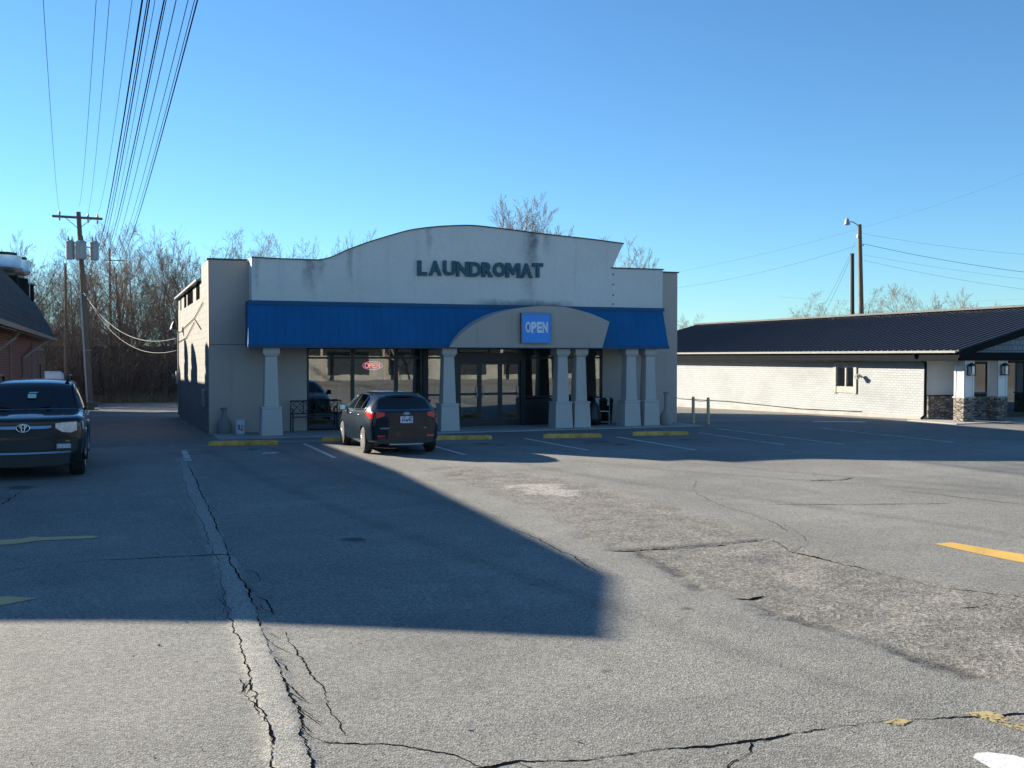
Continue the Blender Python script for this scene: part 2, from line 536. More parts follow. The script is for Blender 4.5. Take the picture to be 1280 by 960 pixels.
E1 = steps(20.0, 1400.0, 0.15, 1.16)
W1 = [-v for v in steps(3.0, 1400.0, 0.15, 1.16)][::-1]
gx = np.array(W1[:-1] + steps(-3.0, 9.0, 0.04)[:-1] + steps(9.0, 20.0, 0.09)[:-1] + E1)
gy = np.array([-v for v in steps(-3.9, 1400.0, 0.3, 1.18)][::-1][:-1] + steps(3.9, 12.0, 0.035)[:-1] + steps(12.0, 31.0, 0.035, 1.006, 0.11)[:-1] + steps(31.0, 1400.0, 0.2, 1.12))
GX, GY = np.meshgrid(gx, gy)
px, py = GX.ravel(), GY.ravel()
gz_ = np.array([ground_z(v) for v in gy])[:, None].repeat(len(gx), 1).ravel()
near = (px > -8) & (px < 32) & (py > 1) & (py < 50)
worn = np.zeros_like(px)
seam = np.zeros_like(px)
grav = np.zeros_like(px)
pale = np.zeros_like(px)
sel = np.where(near)[0]
sx, sy = px[sel], py[sel]
wob = (lattice_noise(sx, sy, .35, 3) - .5) * .28 + (lattice_noise(sx, sy, .09, 4) - .5) * .12
ins = in_poly(sx, sy, WORN)
dw = seg_dist(sx, sy, WORN + [WORN[0]])
sd = np.where(ins, dw, -dw) + wob
worn[sel] = np.clip(sd / .26 + .5, 0, 1)
ca, cb = CRACKS['a'][0], CRACKS['b'][0]
mid = [((pchip([p[1] for p in ca][::-1], [p[0] for p in ca][::-1], [y])[0] + pchip([p[1] for p in cb][::-1], [p[0] for p in cb][::-1], [y])[0]) / 2, y) for y in (4.3, 5.5, 7, 8.5, 10, 12, 15, 19, 24)]
ds = seg_dist(sx, sy, mid)
seam[sel] = np.clip((.145 - ds + wob * .2) / .06, 0, 1)
dg_ = seg_dist(sx, sy, GRAVEL)
grav[sel] = np.clip((.10 - dg_ + wob * .9) / .16, 0, 1)
dp = np.minimum(np.hypot((sx - 6.9) / .55, (sy - 16.2) / 1.1), 9)
pale[sel] = np.clip((1 - dp + wob * 3) / .3, 0, 1)
z = gz_.copy()
und = (lattice_noise(sx, sy, 2.3, 8) - .5) * .022 + (lattice_noise(sx, sy, .7, 9) - .5) * .006
z[sel] += und * np.clip((26.5 - sy) / 3, 0, 1)
z[sel] += -.012 * worn[sel] + worn[sel] * ((lattice_noise(sx, sy, .45, 12) - .5) * .020 + (lattice_noise(sx, sy, .08, 13) - .5) * .004)
z[sel] += seam[sel] * .012 * np.clip((14 - sy) / 6, .15, 1) + seam[sel] * (lattice_noise(sx, sy, .12, 14) - .5) * .007
z[sel] += -.014 * grav[sel] + grav[sel] * (lattice_noise(sx, sy, .06, 15) - .5) * .012
z[sel] += pale[sel] * .012
for k, (line, hw, wd) in CRACKS.items():
    if hw < .019:
        continue
    d = seg_dist(sx, sy, line)
    z[sel] -= .018 * np.clip(1 - d / (hw * 2.5 + .02), 0, 1)
GZ_TABLE = (gx, gy, z.reshape(len(gy), len(gx)))


def ground_at(x, y):
    """Height of the built surface (bilinear)."""
    xs, ys, Z = GZ_TABLE
    i = min(max(np.searchsorted(xs, x) - 1, 0), len(xs) - 2)
    j = min(max(np.searchsorted(ys, y) - 1, 0), len(ys) - 2)
    u = (x - xs[i]) / (xs[i + 1] - xs[i])
    w = (y - ys[j]) / (ys[j + 1] - ys[j])
    return float((Z[j, i] * (1 - u) + Z[j, i + 1] * u) * (1 - w) + (Z[j + 1, i] * (1 - u) + Z[j + 1, i + 1] * u) * w)


def asphalt():
    N = NT('aged_asphalt')
    co = N.coord()
    at = lambda s: N.n('ShaderNodeAttribute', _attribute_name=s).outputs['Fac']
    worn_a, seam_a, grav_a, pale_a, wild_a = at('worn'), at('seam'), at('gravel'), at('pale'), at('wild')
    big = N.noise(co, 0.35, 5.0)
    drag = N.noise(N.mapping(co, (0.25, 1.6, 1.0), (0, 0, R(8))), 1.0, 5.0)
    med = N.noise(co, 2.2, 5.0)
    g1 = N.noise(co, 55.0, 3.0, 0.7)
    v1 = N.n('ShaderNodeTexVoronoi', Vector=co, Scale=75.0)
    peb = N.n('ShaderNodeSeparateXYZ', Vector=v1.outputs['Color']).outputs[0]
    base = N.mix(N.ramp(big, 0.3, 0.7), (0.186, 0.180, 0.161), (0.258, 0.250, 0.224))
    base = N.mix(N.math('MULTIPLY', N.ramp(drag, 0.48, 0.72), 0.35), base, (0.15, 0.145, 0.14))
    base = N.mix(N.math('MULTIPLY', N.ramp(med, 0.5, 0.75), 0.25), base, (0.16, 0.15, 0.14))
    tone = N.noise(N.mapping(co, (1, 1, 1), (0, 0, R(30))), 0.9, 6.0, 0.7)
    base = N.mix(N.math('MULTIPLY', N.ramp(tone, 0.54, 0.66), 0.22), base, (0.33, 0.315, 0.275))
    blot = N.noise(N.mapping(co, (.6, .25, 1), (0, 0, R(-12))), 1.0, 5.0, .62)
    base = N.mix(N.math('MULTIPLY', N.ramp(blot, 0.50, 0.62), 0.38), base, (0.150, 0.146, 0.134))
    base = N.mix(N.math('MULTIPLY', at('dark_band'), N.ramp(drag, .25, .6, .25, .6)), base, (0.135, 0.130, 0.118))
    base = N.mix(N.math('MULTIPLY', at('oil'), N.ramp(med, .3, .6, .3, .85)), base, (0.055, 0.052, 0.048))
    base = N.mix(N.math('MULTIPLY', at('sealed'), .5), base, (0.12, 0.118, 0.112))
    base = N.mix(N.math('MULTIPLY', seam_a, .75), base, (0.32, 0.308, 0.272))
    wornc = N.mix(N.ramp(med, 0.3, 0.7), (0.152, 0.142, 0.124), (0.245, 0.228, 0.198))
    base = N.mix(worn_a, base, wornc)
    base = N.mix(grav_a, base, (0.105, 0.099, 0.088))
    base = N.mix(pale_a, base, (0.33, 0.305, 0.27))
    # stone chips: light and dark speckle, coarser where the binder has worn away
    spk = N.ramp(peb, 0.0, 1.0, 0.58, 1.42)
    spk2 = N.ramp(g1, 0.3, 0.7, 0.76, 1.24)
    v2 = N.n('ShaderNodeTexVoronoi', Vector=co, Scale=34.0)
    peb2 = N.n('ShaderNodeSeparateXYZ', Vector=v2.outputs['Color']).outputs[1]
    rough_a = N.math('MAXIMUM', worn_a, grav_a)
    spk3 = N.n('ShaderNodeMix', i0=rough_a, i2=1.0, i3=N.ramp(peb2, 0.0, 1.0, 0.64, 1.36)).outputs[0]
    fac = N.math('MULTIPLY', N.math('MULTIPLY', spk, spk2), spk3)
    grey = N.n('ShaderNodeCombineXYZ', X=fac, Y=fac, Z=fac).outputs[0]
    col = N.mix(1.0, base, grey, 'MULTIPLY')
    # beyond the paved lots: winter grass and bare soil
    soil = N.mix(N.ramp(med, 0.35, 0.65), (0.13, 0.105, 0.07), (0.22, 0.19, 0.12))
    col = N.mix(wild_a, col, soil)
    h = N.math('ADD', N.math('MULTIPLY', v1.outputs['Distance'], 0.8), N.math('MULTIPLY', g1, 0.9))
    h = N.math('ADD', h, N.math('MULTIPLY', N.math('MULTIPLY', v2.outputs['Distance'], rough_a), 0.8))
    nor = N.bump(h, 0.38, 0.012)
    return N.done(N.principled(col, 0.88, 0, nor, 0, 0.25))


nx, ny = len(gx), len(gy)
idx = np.arange(nx * ny).reshape(ny, nx)
quads = np.stack([idx[:-1, :-1], idx[:-1, 1:], idx[1:, 1:], idx[1:, :-1]], -1).reshape(-1, 4)
M['asphalt'] = asphalt()
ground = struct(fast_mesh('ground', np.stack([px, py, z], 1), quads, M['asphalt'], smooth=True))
wild = np.clip(np.maximum.reduce([(py - 66) / 2, (-py - 14) / 1.0 * (py > -22) , (-34 - px) / 2, (px - 62) / 2, (-py - 60) / 2]), 0, 1)
dark_band, oil, sealed = np.zeros_like(px), np.zeros_like(px), np.zeros_like(px)
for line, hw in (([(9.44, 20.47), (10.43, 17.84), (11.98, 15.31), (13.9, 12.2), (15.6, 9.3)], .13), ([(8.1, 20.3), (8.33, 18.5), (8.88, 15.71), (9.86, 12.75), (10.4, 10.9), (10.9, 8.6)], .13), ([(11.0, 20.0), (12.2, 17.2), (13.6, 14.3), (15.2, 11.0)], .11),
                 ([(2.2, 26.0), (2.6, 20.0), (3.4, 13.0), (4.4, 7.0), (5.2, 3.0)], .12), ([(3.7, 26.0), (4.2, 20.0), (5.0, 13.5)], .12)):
    dark_band[sel] = np.maximum(dark_band[sel], np.clip(1 - seg_dist(sx, sy, line) / (hw * 2) + wob * .8, 0, 1))  # darker bands along each line, uneven at the edges
for ox, oy, orad in ((5.7, 25.9, .35), (6.5, 26.2, .3), (9.0, 25.2, .42), (9.3, 24.6, .2), (12.0, 24.7, .45), (12.2, 23.6, .25), (14.7, 24.4, .4), (3.2, 25.7, .3), (-1.4, 19.6, .3), (2.8, 12.5, .18), (3.9, 9.4, .10), (4.8, 8.0, .07), (2.4, 7.0, .05), (3.3, 6.6, .04), (6.6, 23.2, .3)):
    oil[sel] = np.maximum(oil[sel], np.clip((1 - np.hypot(sx - ox, sy - oy) / orad + wob * 2.2) * 1.6, 0, 1))
SEALED = [(-9, 27.5), (2.6, 27.5), (2.6, 31), (2.7, 46), (-9, 46)]
sealed[sel] = np.clip((np.where(in_poly(sx, sy, SEALED), 1, -1) * seg_dist(sx, sy, SEALED + [SEALED[0]]) + wob * 2) / .3 + .5, 0, 1)
SEAL2 = [(9.6, 24.4), (19.5, 22.0), (26.0, 20.5), (26.0, 29.0), (19.0, 31.5), (18.4, 28.8), (9.6, 28.8)]
sealed[sel] = np.maximum(sealed[sel], .8 * np.clip((np.where(in_poly(sx, sy, SEAL2), 1, -1) * seg_dist(sx, sy, SEAL2 + [SEAL2[0]]) + wob * 2) / .4 + .5, 0, 1))
for nm, arr in (('dark_band', dark_band), ('oil', oil), ('sealed', sealed), ('worn', worn), ('seam', seam), ('gravel', grav), ('pale', pale), ('wild', wild)):
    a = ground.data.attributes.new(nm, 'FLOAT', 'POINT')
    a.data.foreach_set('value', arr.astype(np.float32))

M['crack'] = mat('crack_dirt', (0.008, 0.008, 0.008), 1.0, 0.4, 8, spec=0.0)
crng = random.Random(5)


def ribbon(line, hw, wander):
    """Ragged-edged crack ribbon following a centre line on the surface."""
    L = 0.0
    pts = []
    for (x0, y0), (x1, y1) in zip(line[:-1], line[1:]):
        d = math.hypot(x1 - x0, y1 - y0)
        st = max(0.018, min(.08, (y0 + y1) / 2 * .004))
        n = max(2, int(d / st))
        for i in range(n):
            t = i / n
            pts.append((x0 + (x1 - x0) * t, y0 + (y1 - y0) * t))
    pts.append(line[-1])
    off = [0.0]
    for _ in pts[1:]:
        off.append(off[-1] * .82 + crng.uniform(-1, 1) * wander * .55)
    v, f = [], []
    n = len(pts)
    wv = 1.0
    for i, (x, y) in enumerate(pts):
        a, b = pts[max(i - 1, 0)], pts[min(i + 1, n - 1)]
        dx, dy = b[0] - a[0], b[1] - a[1]
        l = math.hypot(dx, dy) or 1
        nx_, ny_ = -dy / l, dx / l
        wv = max(.12, min(2.0, wv + crng.uniform(-.45, .45)))
        end = min(1, i / 3, (n - 1 - i) / 3)
        far_ = min(1.0, max(.55, 1.45 - y / 14.0)) if hw < .02 else .8
        w1, w2 = hw * far_ * wv * end * crng.uniform(.5, 1.3), hw * far_ * wv * end * crng.uniform(.5, 1.3)
        cx_, cy_ = x + nx_ * off[i], y + ny_ * off[i]
        for w_ in (w1 + .001, -w2 - .001):
            X, Y = cx_ + nx_ * w_, cy_ + ny_ * w_
            v.append((X, Y, ground_at(X, Y) + .003))
    f = [(2 * i, 2 * i + 1, 2 * i + 3, 2 * i + 2) for i in range(n - 1)]
    return v, f


for k, (line, hw, wd) in CRACKS.items():
    b = MB()
    b.add(*ribbon(line, hw, wd))
    if k in 'ab':                       # crumbling secondary cracks beside the seam
        for _ in range(26 if k == 'a' else 7):
            i = crng.randrange(2, len(line) - 2)
            x, y = line[i]
            y += crng.uniform(-.6, .6)
            s = 1 if k == 'a' else -1
            x = float(pchip([p[1] for p in line][::-1], [p[0] for p in line][::-1], [y])[0])
            q = [(x, y), (x + s * crng.uniform(.02, .06), y - crng.uniform(.05, .14)), (x + s * crng.uniform(.03, .12), y - crng.uniform(.15, .4))]
            b.add(*ribbon(q, .0026, .014))
    struct(b.build('asphalt_crack', M['crack'], weld=False))


# ------------------------------------------------------------------ painted markings
def paint_mat(name, color, wear):
    """Worn road paint: the asphalt shows through where the paint has flaked off."""
    N = NT(name)
    co = N.coord()
    n1 = N.noise(co, 26.0, 5.0, 0.7)
    n2 = N.noise(co, 3.0, 4.0)
    f = N.math('ADD', N.math('MULTIPLY', n1, 0.65), N.math('MULTIPLY', n2, 0.35))
    keep = N.ramp(f, wear, wear + 0.06)
    col = N.mix(N.ramp(n2, .3, .7), [c * .88 for c in color], color)
    p = N.principled(col, 0.75, 0, N.bump(n1, .4, .01), 0, .3)
    t = N.n('ShaderNodeBsdfTransparent').outputs[0]
    return N.done(N.n('ShaderNodeMixShader', i0=keep, i1=t, i2=p).outputs[0])


PY = paint_mat('yellow_line_paint', (0.64, 0.40, 0.10), 0.34)
PYW = paint_mat('faded_yellow_line_paint', (0.46, 0.36, 0.17), 0.44)
PYS = paint_mat('dull_yellow_line_paint', (0.64, 0.43, 0.20), 0.30)
PW = paint_mat('white_line_paint', (0.62, 0.62, 0.60), 0.36)
PWB = paint_mat('bright_white_paint', (0.70, 0.69, 0.66), 0.33)
PWF = paint_mat('faded_white_paint', (0.60, 0.60, 0.58), 0.43)


def marking(name, poly, m):
    """A painted patch that follows the lot's surface 4 mm above it."""
    bm = bmesh.new()
    fc = bm.faces.new([bm.verts.new((x, y, 0)) for x, y in poly])
    for _ in range(4):
        long_ = [e for e in bm.edges if e.calc_length() > .25]
        if not long_:
            break
        bmesh.ops.subdivide_edges(bm, edges=long_, cuts=1, use_grid_fill=True)
    bmesh.ops.triangulate(bm, faces=bm.faces)
    for v in bm.verts:
        v.co.z = ground_at(v.co.x, v.co.y) + .005
    bmesh.ops.recalc_face_normals(bm, faces=bm.faces)
    me = bpy.data.meshes.new(name)
    bm.to_mesh(me)
    bm.free()
    me.materials.append(m)
    o = bpy.data.objects.new(name, me)
    C.objects.link(o)
    return struct(o)


def line_poly(x0, y0, x1, y1, w=.10):
    dx, dy = x1 - x0, y1 - y0
    l = math.hypot(dx, dy)
    nx_, ny_ = -dy / l * w / 2, dx / l * w / 2
    return [(x0 + nx_, y0 + ny_), (x1 + nx_, y1 + ny_), (x1 - nx_, y1 - ny_), (x0 - nx_, y0 - ny_)]


marking('yellow_marking', [(9.25, 9.72), (9.52, 9.72), (9.78, 8.6), (9.75, 7.2), (9.42, 7.2), (9.30, 8.6)], PY)
marking('yellow_marking', [(4.42, 5.05), (4.55, 5.08), (4.62, 5.02), (4.50, 4.97)], PYW)
marking('yellow_marking', [(5.02, 5.00), (5.18, 4.97), (5.26, 4.72), (5.50, 4.3), (5.26, 4.22), (5.09, 4.62)], PYW)
marking('white_marking', [(4.50, 4.42), (4.56, 4.46), (4.64, 4.45), (4.74, 4.36), (4.80, 4.20), (4.75, 4.0), (4.55, 3.95), (4.46, 4.2)], PWB)
marking('yellow_marking', [(-2.2, 13.70), (-1.06, 13.72), (-0.83, 13.86), (-0.21, 13.80), (-0.12, 13.90), (-0.20, 14.0), (-0.84, 14.12), (-0.86, 14.2), (-1.06, 14.10), (-2.2, 14.06)], PYS)
marking('yellow_marking', [(-2.0, 10.36), (-0.9, 10.34), (-0.62, 10.53), (-0.9, 10.70), (-2.0, 10.68)], PYS)
marking('white_marking', [(1.62, 26.0), (1.74, 26.0), (1.66, 23.2), (1.50, 23.2)], PWF)
for q in ((4.70, 26.9, 4.67, 22.8), (7.56, 26.6, 7.63, 22.5), (10.65, 26.4, 10.70, 22.4), (13.30, 26.0, 13.12, 21.5)):
    marking('parking_line', line_poly(*q), PW)
for q in ((16.25, 26.5, 16.05, 22.0), (17.75, 27.8, 17.5, 21.4), (21.0, 27.0, 20.6, 21.0)):
    marking('parking_line', line_poly(*q), PWF)
marking('white_marking', [(3.25, 24.3), (3.4, 24.75), (3.76, 24.7), (3.6, 24.35)], PWF)
marking('white_marking', [(4.0, 28.0), (5.4, 27.6), (5.4, 27.45), (4.0, 27.85)], PWF)
marking('white_marking', [(22.7, 29.6), (24.1, 28.7), (24.5, 28.9), (23.0, 29.85)], PWB)

# ================================================================== LAUNDROMAT
LM = thing('laundromat', 'beige stucco building with blue awning and swooping off white parapet', 'building', (2.72, 31.2, 0))


def L(mb, name, m, parent=None, **kw):
    """Build in world coordinates, then parent (the building's empty sits at its front corner)."""
    mb.xform(Matrix.Translation((-2.72, -31.2, 0)))
    return mb.build(name, m, parent or LM, **kw)


FX0, FX1, FY, BY = 2.72, 18.28, 31.2, 45.0
GX0, GX1, GZ1 = 5.55, 15.42, 2.56           # storefront opening
# front wall round the opening
b = MB()
b.box(FX0, GX0, FY, FY + .25, -.1, 5.07)
b.box(GX1, FX1, FY, FY + .25, -.1, 5.13)
b.box(GX0, GX1, FY, FY + .25, GZ1, 5.0)
L(b, 'front_wall', M['beige'], bevel=.01)
# control joint and coping on the wings
b = MB()
b.box(FX0 - .04, 3.82, FY - .04, FY + .30, 5.07, 5.11)
L(b, 'wing_coping', M['coping'])
b = MB()
b.box(17.28, FX1 + .04, FY - .04, FY + .30, 5.13, 5.17)
L(b, 'wing_coping', M['coping'])
b = MB()
b.box(FX0 + .01, 3.80, FY - .006, FY + .002, 2.60, 2.615)
L(b, 'control_joint', M['coping'])
# side walls follow the slope of the alley: high parapet step near the front, then the eave
b = MB()
side = [(FY + .25, -.2), (BY, -.7), (BY, 4.62), (33.6, 4.62), (33.6, 5.07), (FY + .25, 5.07)]
b.prism(side, 'x', FX0, FX0 + .25)
L(b, 'side_wall', M['side_brick'])
b = MB()
b.prism(side, 'x', FX1 - .25, FX1)
L(b, 'side_wall', M['side_brick'])
b = MB()
b.box(FX0 + .25, FX1 - .25, BY - .25, BY, -.7, 4.6)
L(b, 'rear_wall', M['side_brick'])
b = MB()
b.box(FX0 + .25, FX1 - .25, FY + .25, BY - .25, 4.3, 4.45)
L(b, 'roof', M['roof_flat'])
# eave trim and gutter along the alley side with its brackets
b = MB()
b.box(FX0 - .12, FX0 + .05, 33.7, 45.1, 4.63, 4.67)
b.box(FX0 - .15, FX0 - .12, 33.7, 45.1, 4.62, 4.69)
b.tube([(FX0 - .12, 45.0, 4.62), (FX0 - .16, 45.08, 4.4), (FX0 - .04, 45.08, 4.2)], .04)
L(b, 'eave_gutter', M['gutter'])
for y0, y1 in ((34.2, 35.6), (37.0, 39.6), (40.2, 41.4), (43.0, 43.6)):
    b = MB()
    b.box(FX0 - .006, FX0 + .02, y0, y1, 4.10, 4.60)
    L(b, 'wall_opening', M['crack'])
b = MB()
b.prism([(40.6, 5.0), (44.0, 4.95), (44.0, 5.05), (40.6, 5.10)], 'x', 3.0, 4.6)
b.box(3.1, 3.2, 40.9, 41.0, 4.4, 5.0)
b.box(3.1, 3.2, 43.6, 43.7, 4.4, 5.0)
L(b, 'roof_vent_cover', M['gutter'])

def stained_parapet():
    """Off white render with the run-off stains the wall really carries (x, half width, top, bottom, strength)."""
    N = NT('stained_parapet')
    co = N.coord()
    sep = N.n('ShaderNodeSeparateXYZ', Vector=co)
    big = N.noise(N.mapping(co, (0.35, 0.35, 0.5)), 1.0, 5.0)
    streak = N.noise(N.mapping(co, (3.2, 3.2, 0.2)), 1.0, 6.0, 0.65)
    fine = N.noise(co, 9.0, 5.0)
    edge = N.noise(co, 2.4, 6.0, .7)
    col = N.mix(N.ramp(big, 0.35, 0.7), (0.70, 0.65, 0.60), (0.77, 0.715, 0.665))
    col = N.mix(N.math('MULTIPLY', N.ramp(streak, 0.55, 0.8), 0.28), col, (0.33, 0.33, 0.33))
    col = N.mix(N.math('MULTIPLY', N.ramp(fine, 0.45, 0.75), 0.16), col, (0.42, 0.41, 0.40))
    xw = N.math('ADD', sep.outputs[0], N.math('MULTIPLY', N.math('SUBTRACT', edge, 0.5), 0.35))
    zw = N.math('ADD', sep.outputs[2], N.math('MULTIPLY', N.math('SUBTRACT', streak, 0.5), 1.1))
    for x0, hw, zt_, zb_, st_ in ((12.62 - 2.72, .14, 6.25, 4.95, .75), (13.1 - 2.72, .10, 6.2, 5.5, .35), (6.73 - 2.72, .09, 5.5, 4.3, .5), (5.52 - 2.72, .17, 5.1, 3.9, .6), (5.85 - 2.72, .10, 5.1, 4.2, .4), (9.15 - 2.72, .10, 6.1, 5.3, .35),
                              (12.45 - 2.72, .25, 4.7, 3.8, .30), (4.0 - 2.72, .08, 5.0, 3.9, .3)):
        dx = N.math('ABSOLUTE', N.math('SUBTRACT', xw, x0))
        m1 = N.ramp(dx, hw * .3, hw * 1.5, 1.0, 0.0)
        m2 = N.math('MULTIPLY', N.ramp(zw, zb_, zb_ + (zt_ - zb_) * .7, 0.0, 1.0), N.ramp(zw, zt_ + .1, zt_ + .5, 1.0, 1.0))
        m3 = N.ramp(fine, .3, .6, .55, 1.0)
        col = N.mix(N.math('MULTIPLY', N.math('MULTIPLY', N.math('MULTIPLY', m1, m2), m3), st_), col, (0.13, 0.13, 0.13))
    # mould line where the arched canopy meets the wall
    dx = N.ramp(N.math('ABSOLUTE', N.math('SUBTRACT', xw, 12.3 - 2.72)), 1.0, 1.9, 1.0, 0.0)
    dz = N.ramp(N.math('ADD', sep.outputs[2], N.math('MULTIPLY', N.math('SUBTRACT', edge, .5), .35)), 3.86, 4.08, 1.0, 0.0)
    col = N.mix(N.math('MULTIPLY', N.math('MULTIPLY', dx, dz), .8), col, (0.09, 0.095, 0.10))
    return N.done(N.principled(col, 0.9, 0, N.bump(N.noise(co, 60.0, 3.0), 0.25, 0.01), 0, 0.2))


M['parapet'] = stained_parapet()

# ---- parapet panel: flat, then a swoosh up to the peak and a cut back at its end
PX = [3.86, 4.55, 5.76, 6.07, 6.71, 7.76, 8.76, 9.78, 10.56, 11.35, 12.99, 14.68, 15.82]
PZ = [5.10, 5.08, 5.08, 5.15, 5.44, 5.83, 6.12, 6.26, 6.31, 6.27, 6.15, 6.05, 5.96]
xs = np.linspace(3.86, 15.82, 90)
top = list(zip(xs, pchip(PX, PZ, xs)))
end = [(15.70, 5.74), (15.58, 5.48), (15.42, 5.14), (17.30, 5.15)]
PY0, PY1 = 30.5, 31.19
b = MB()
poly = [(3.86, 3.6)] + top + end + [(17.30, 3.6)]
b.prism(poly, 'y', PY0, PY1)
L(b, 'parapet', M['parapet'], weld=True)
b = MB()
crest = top + [(15.83, 5.955)]


def strip_over(b, line, y0, y1, t):
    n = len(line)
    v = []
    for x, z_ in line:
        v += [(x, y0, z_ + .002), (x, y1, z_ + .002), (x, y1, z_ + t), (x, y0, z_ + t)]
    f = [(4 * i + a, 4 * i + (a + 1) % 4, 4 * i + 4 + (a + 1) % 4, 4 * i + 4 + a) for i in range(n - 1) for a in range(4)]
    f += [(0, 1, 2, 3), (4 * n - 1, 4 * n - 2, 4 * n - 3, 4 * n - 4)]
    b.add(v, f)


strip_over(b, crest, PY0 - .04, PY1 + .03, .032)
strip_over(b, [(15.38, 5.15), (17.33, 5.155)], PY0 - .04, PY1 + .03, .032)
L(b, 'parapet_coping', M['coping'])
for z_ in (4.95, 4.62, 4.27, 3.98):
    b = MB()
    b.lathe([(0.001, 0), (.028, 0), (.028, .02), (.001, .02)], (15.45, PY0 - .012, z_), 10, 'y')
    L(b, 'anchor_bolt', M['coping'])

# ---- awning: sloped blue sheet metal with standing seams, raked in at its far end
AT, AB, AYT, AYB = 3.86, 2.55, 30.49, 29.42
ax0t, ax1t, ax0b, ax1b = 3.76, 17.29, 3.62, 16.92
b = MB()
v = [(ax0t, AYT, AT), (ax1t, AYT, AT), (ax1b, AYB, AB), (ax0b, AYB, AB), (ax0t, 31.19, AB), (ax1t, 31.19, AB), (ax0t, 31.19, AT), (ax1t, 31.19, AT)]
b.add(v, [(0, 3, 2, 1), (0, 1, 7, 6), (3, 4, 5, 2), (0, 6, 4, 3), (1, 2, 5, 7), (6, 7, 5, 4)])
aw = L(b, 'awning', M['awning'])
b = MB()
n = 52
for i in range(n + 1):
    t = i / n
    p0 = Vector((ax0t + (ax1t - ax0t) * t, AYT, AT))
    p1 = Vector((ax0b + (ax1b - ax0b) * t, AYB, AB))
    if i in (0, n):
        continue
    b.tube([p0, p1], .006, 4)
L(b, 'standing_seam', M['awning'], aw)
b = MB()
b.box(ax0t - .02, ax1t + .02, AYT - .10, AYT + .01, AT - .10, AT + .012)
b.box(ax0b - .01, ax1b + .01, AYB - .02, AYB + .03, AB - .05, AB + .06)
L(b, 'awning_trim', M['awning_trim'], aw)

# ---- arched stucco canopy over the entrance
AX = [9.44, 9.65, 10.03, 10.54, 11.18, 11.84, 12.50, 13.04, 13.58, 14.27, 14.72]
AZ = [2.56, 2.78, 3.10, 3.39, 3.63, 3.76, 3.81, 3.80, 3.72, 3.53, 3.35]
xs = np.linspace(9.44, 14.72, 60)
arch = list(zip(xs, pchip(AX, AZ, xs)))
b = MB()
b.prism(arch + [(14.47, 2.53), (9.44, 2.53)], 'y', 29.30, 30.49)
L(b, 'entrance_arch', M['arch_stucco'])

# ---- columns: flared base, tapered shaft, boxed capital
for cx, w in ((4.27, 1.0), (9.52, 1.0), (13.25, 1.0), (13.885, .95), (15.66, .98), (16.36, .95)):
    cy = 29.78
    b = MB()
    b.taper(cx, cy, 0, .78, .30 * w, .30, .272 * w, .272)
    b.taper(cx, cy, .78, .85, .285 * w, .285, .285 * w, .285)
    b.taper(cx, cy, .85, 2.25, .205 * w, .205, .165 * w, .165)
    b.taper(cx, cy, 2.25, 2.33, .17 * w, .17, .225 * w, .225)
    b.taper(cx, cy, 2.33, 2.525, .235 * w, .235, .235 * w, .235)
    L(b, 'column', M['column'], bevel=.012, weld=False)

# ---- storefront: bronze frames, glass, doors
def frame_window(x0, x1, bars_x, bars_z, z0=.06, z1=GZ1, name='storefront_window', y=FY + .07, sill=.05):
    b = MB()
    w, d = .055, .05
    b.box(x0, x0 + w, y - d, y + d, z0, z1)
    b.box(x1 - w, x1, y - d, y + d, z0, z1)
    b.box(x0 + w, x1 - w, y - d, y + d, z1 - w, z1)
    b.box(x0 + w, x1 - w, y - d, y + d, z0, z0 + sill)
    for bz in bars_z:
        b.box(x0 + w, x1 - w, y - d * .9, y + d * .9, bz - .03, bz + .03)
    f = L(b, name, M['bronze'])
    g = MB()
    g.box(x0 + w, x1 - w, y - .006, y + .006, z0 + sill, z1 - w)
    L(g, 'pane', M['glass'], f)
    return f


frame_window(5.56, 6.95, [], [2.22])
frame_window(6.95, 8.32, [], [2.22])
frame_window(8.32, 9.18, [], [2.22])
frame_window(9.30, 10.20, [], [2.22, 1.05])
frame_window(12.60, 13.70, [], [2.22, .95], sill=.8)
frame_window(13.70, 14.60, [], [2.22])
frame_window(14.60, 15.41, [], [2.22])
b = MB()
b.box(9.18, 9.30, FY - .02, FY + .14, .02, GZ1)
L(b, 'mullion_post', M['bronze'])
b = MB()                                            # entrance frame with deep header
b.box(10.20, 10.34, FY - .06, FY + .14, .02, GZ1)
b.box(12.46, 12.60, FY - .06, FY + .14, .02, GZ1)
b.box(10.34, 12.46, FY - .06, FY + .14, 2.10, 2.38)
b.box(10.34, 12.46, FY - .03, FY + .11, 2.52, GZ1)
b.box(11.36, 11.40, FY - .03, FY + .11, 2.38, 2.52)
L(b, 'door_surround', M['bronze'])
g = MB()
g.box(10.34, 12.46, FY + .03, FY + .042, 2.38, 2.52)
L(g, 'transom_pane', M['glass'])
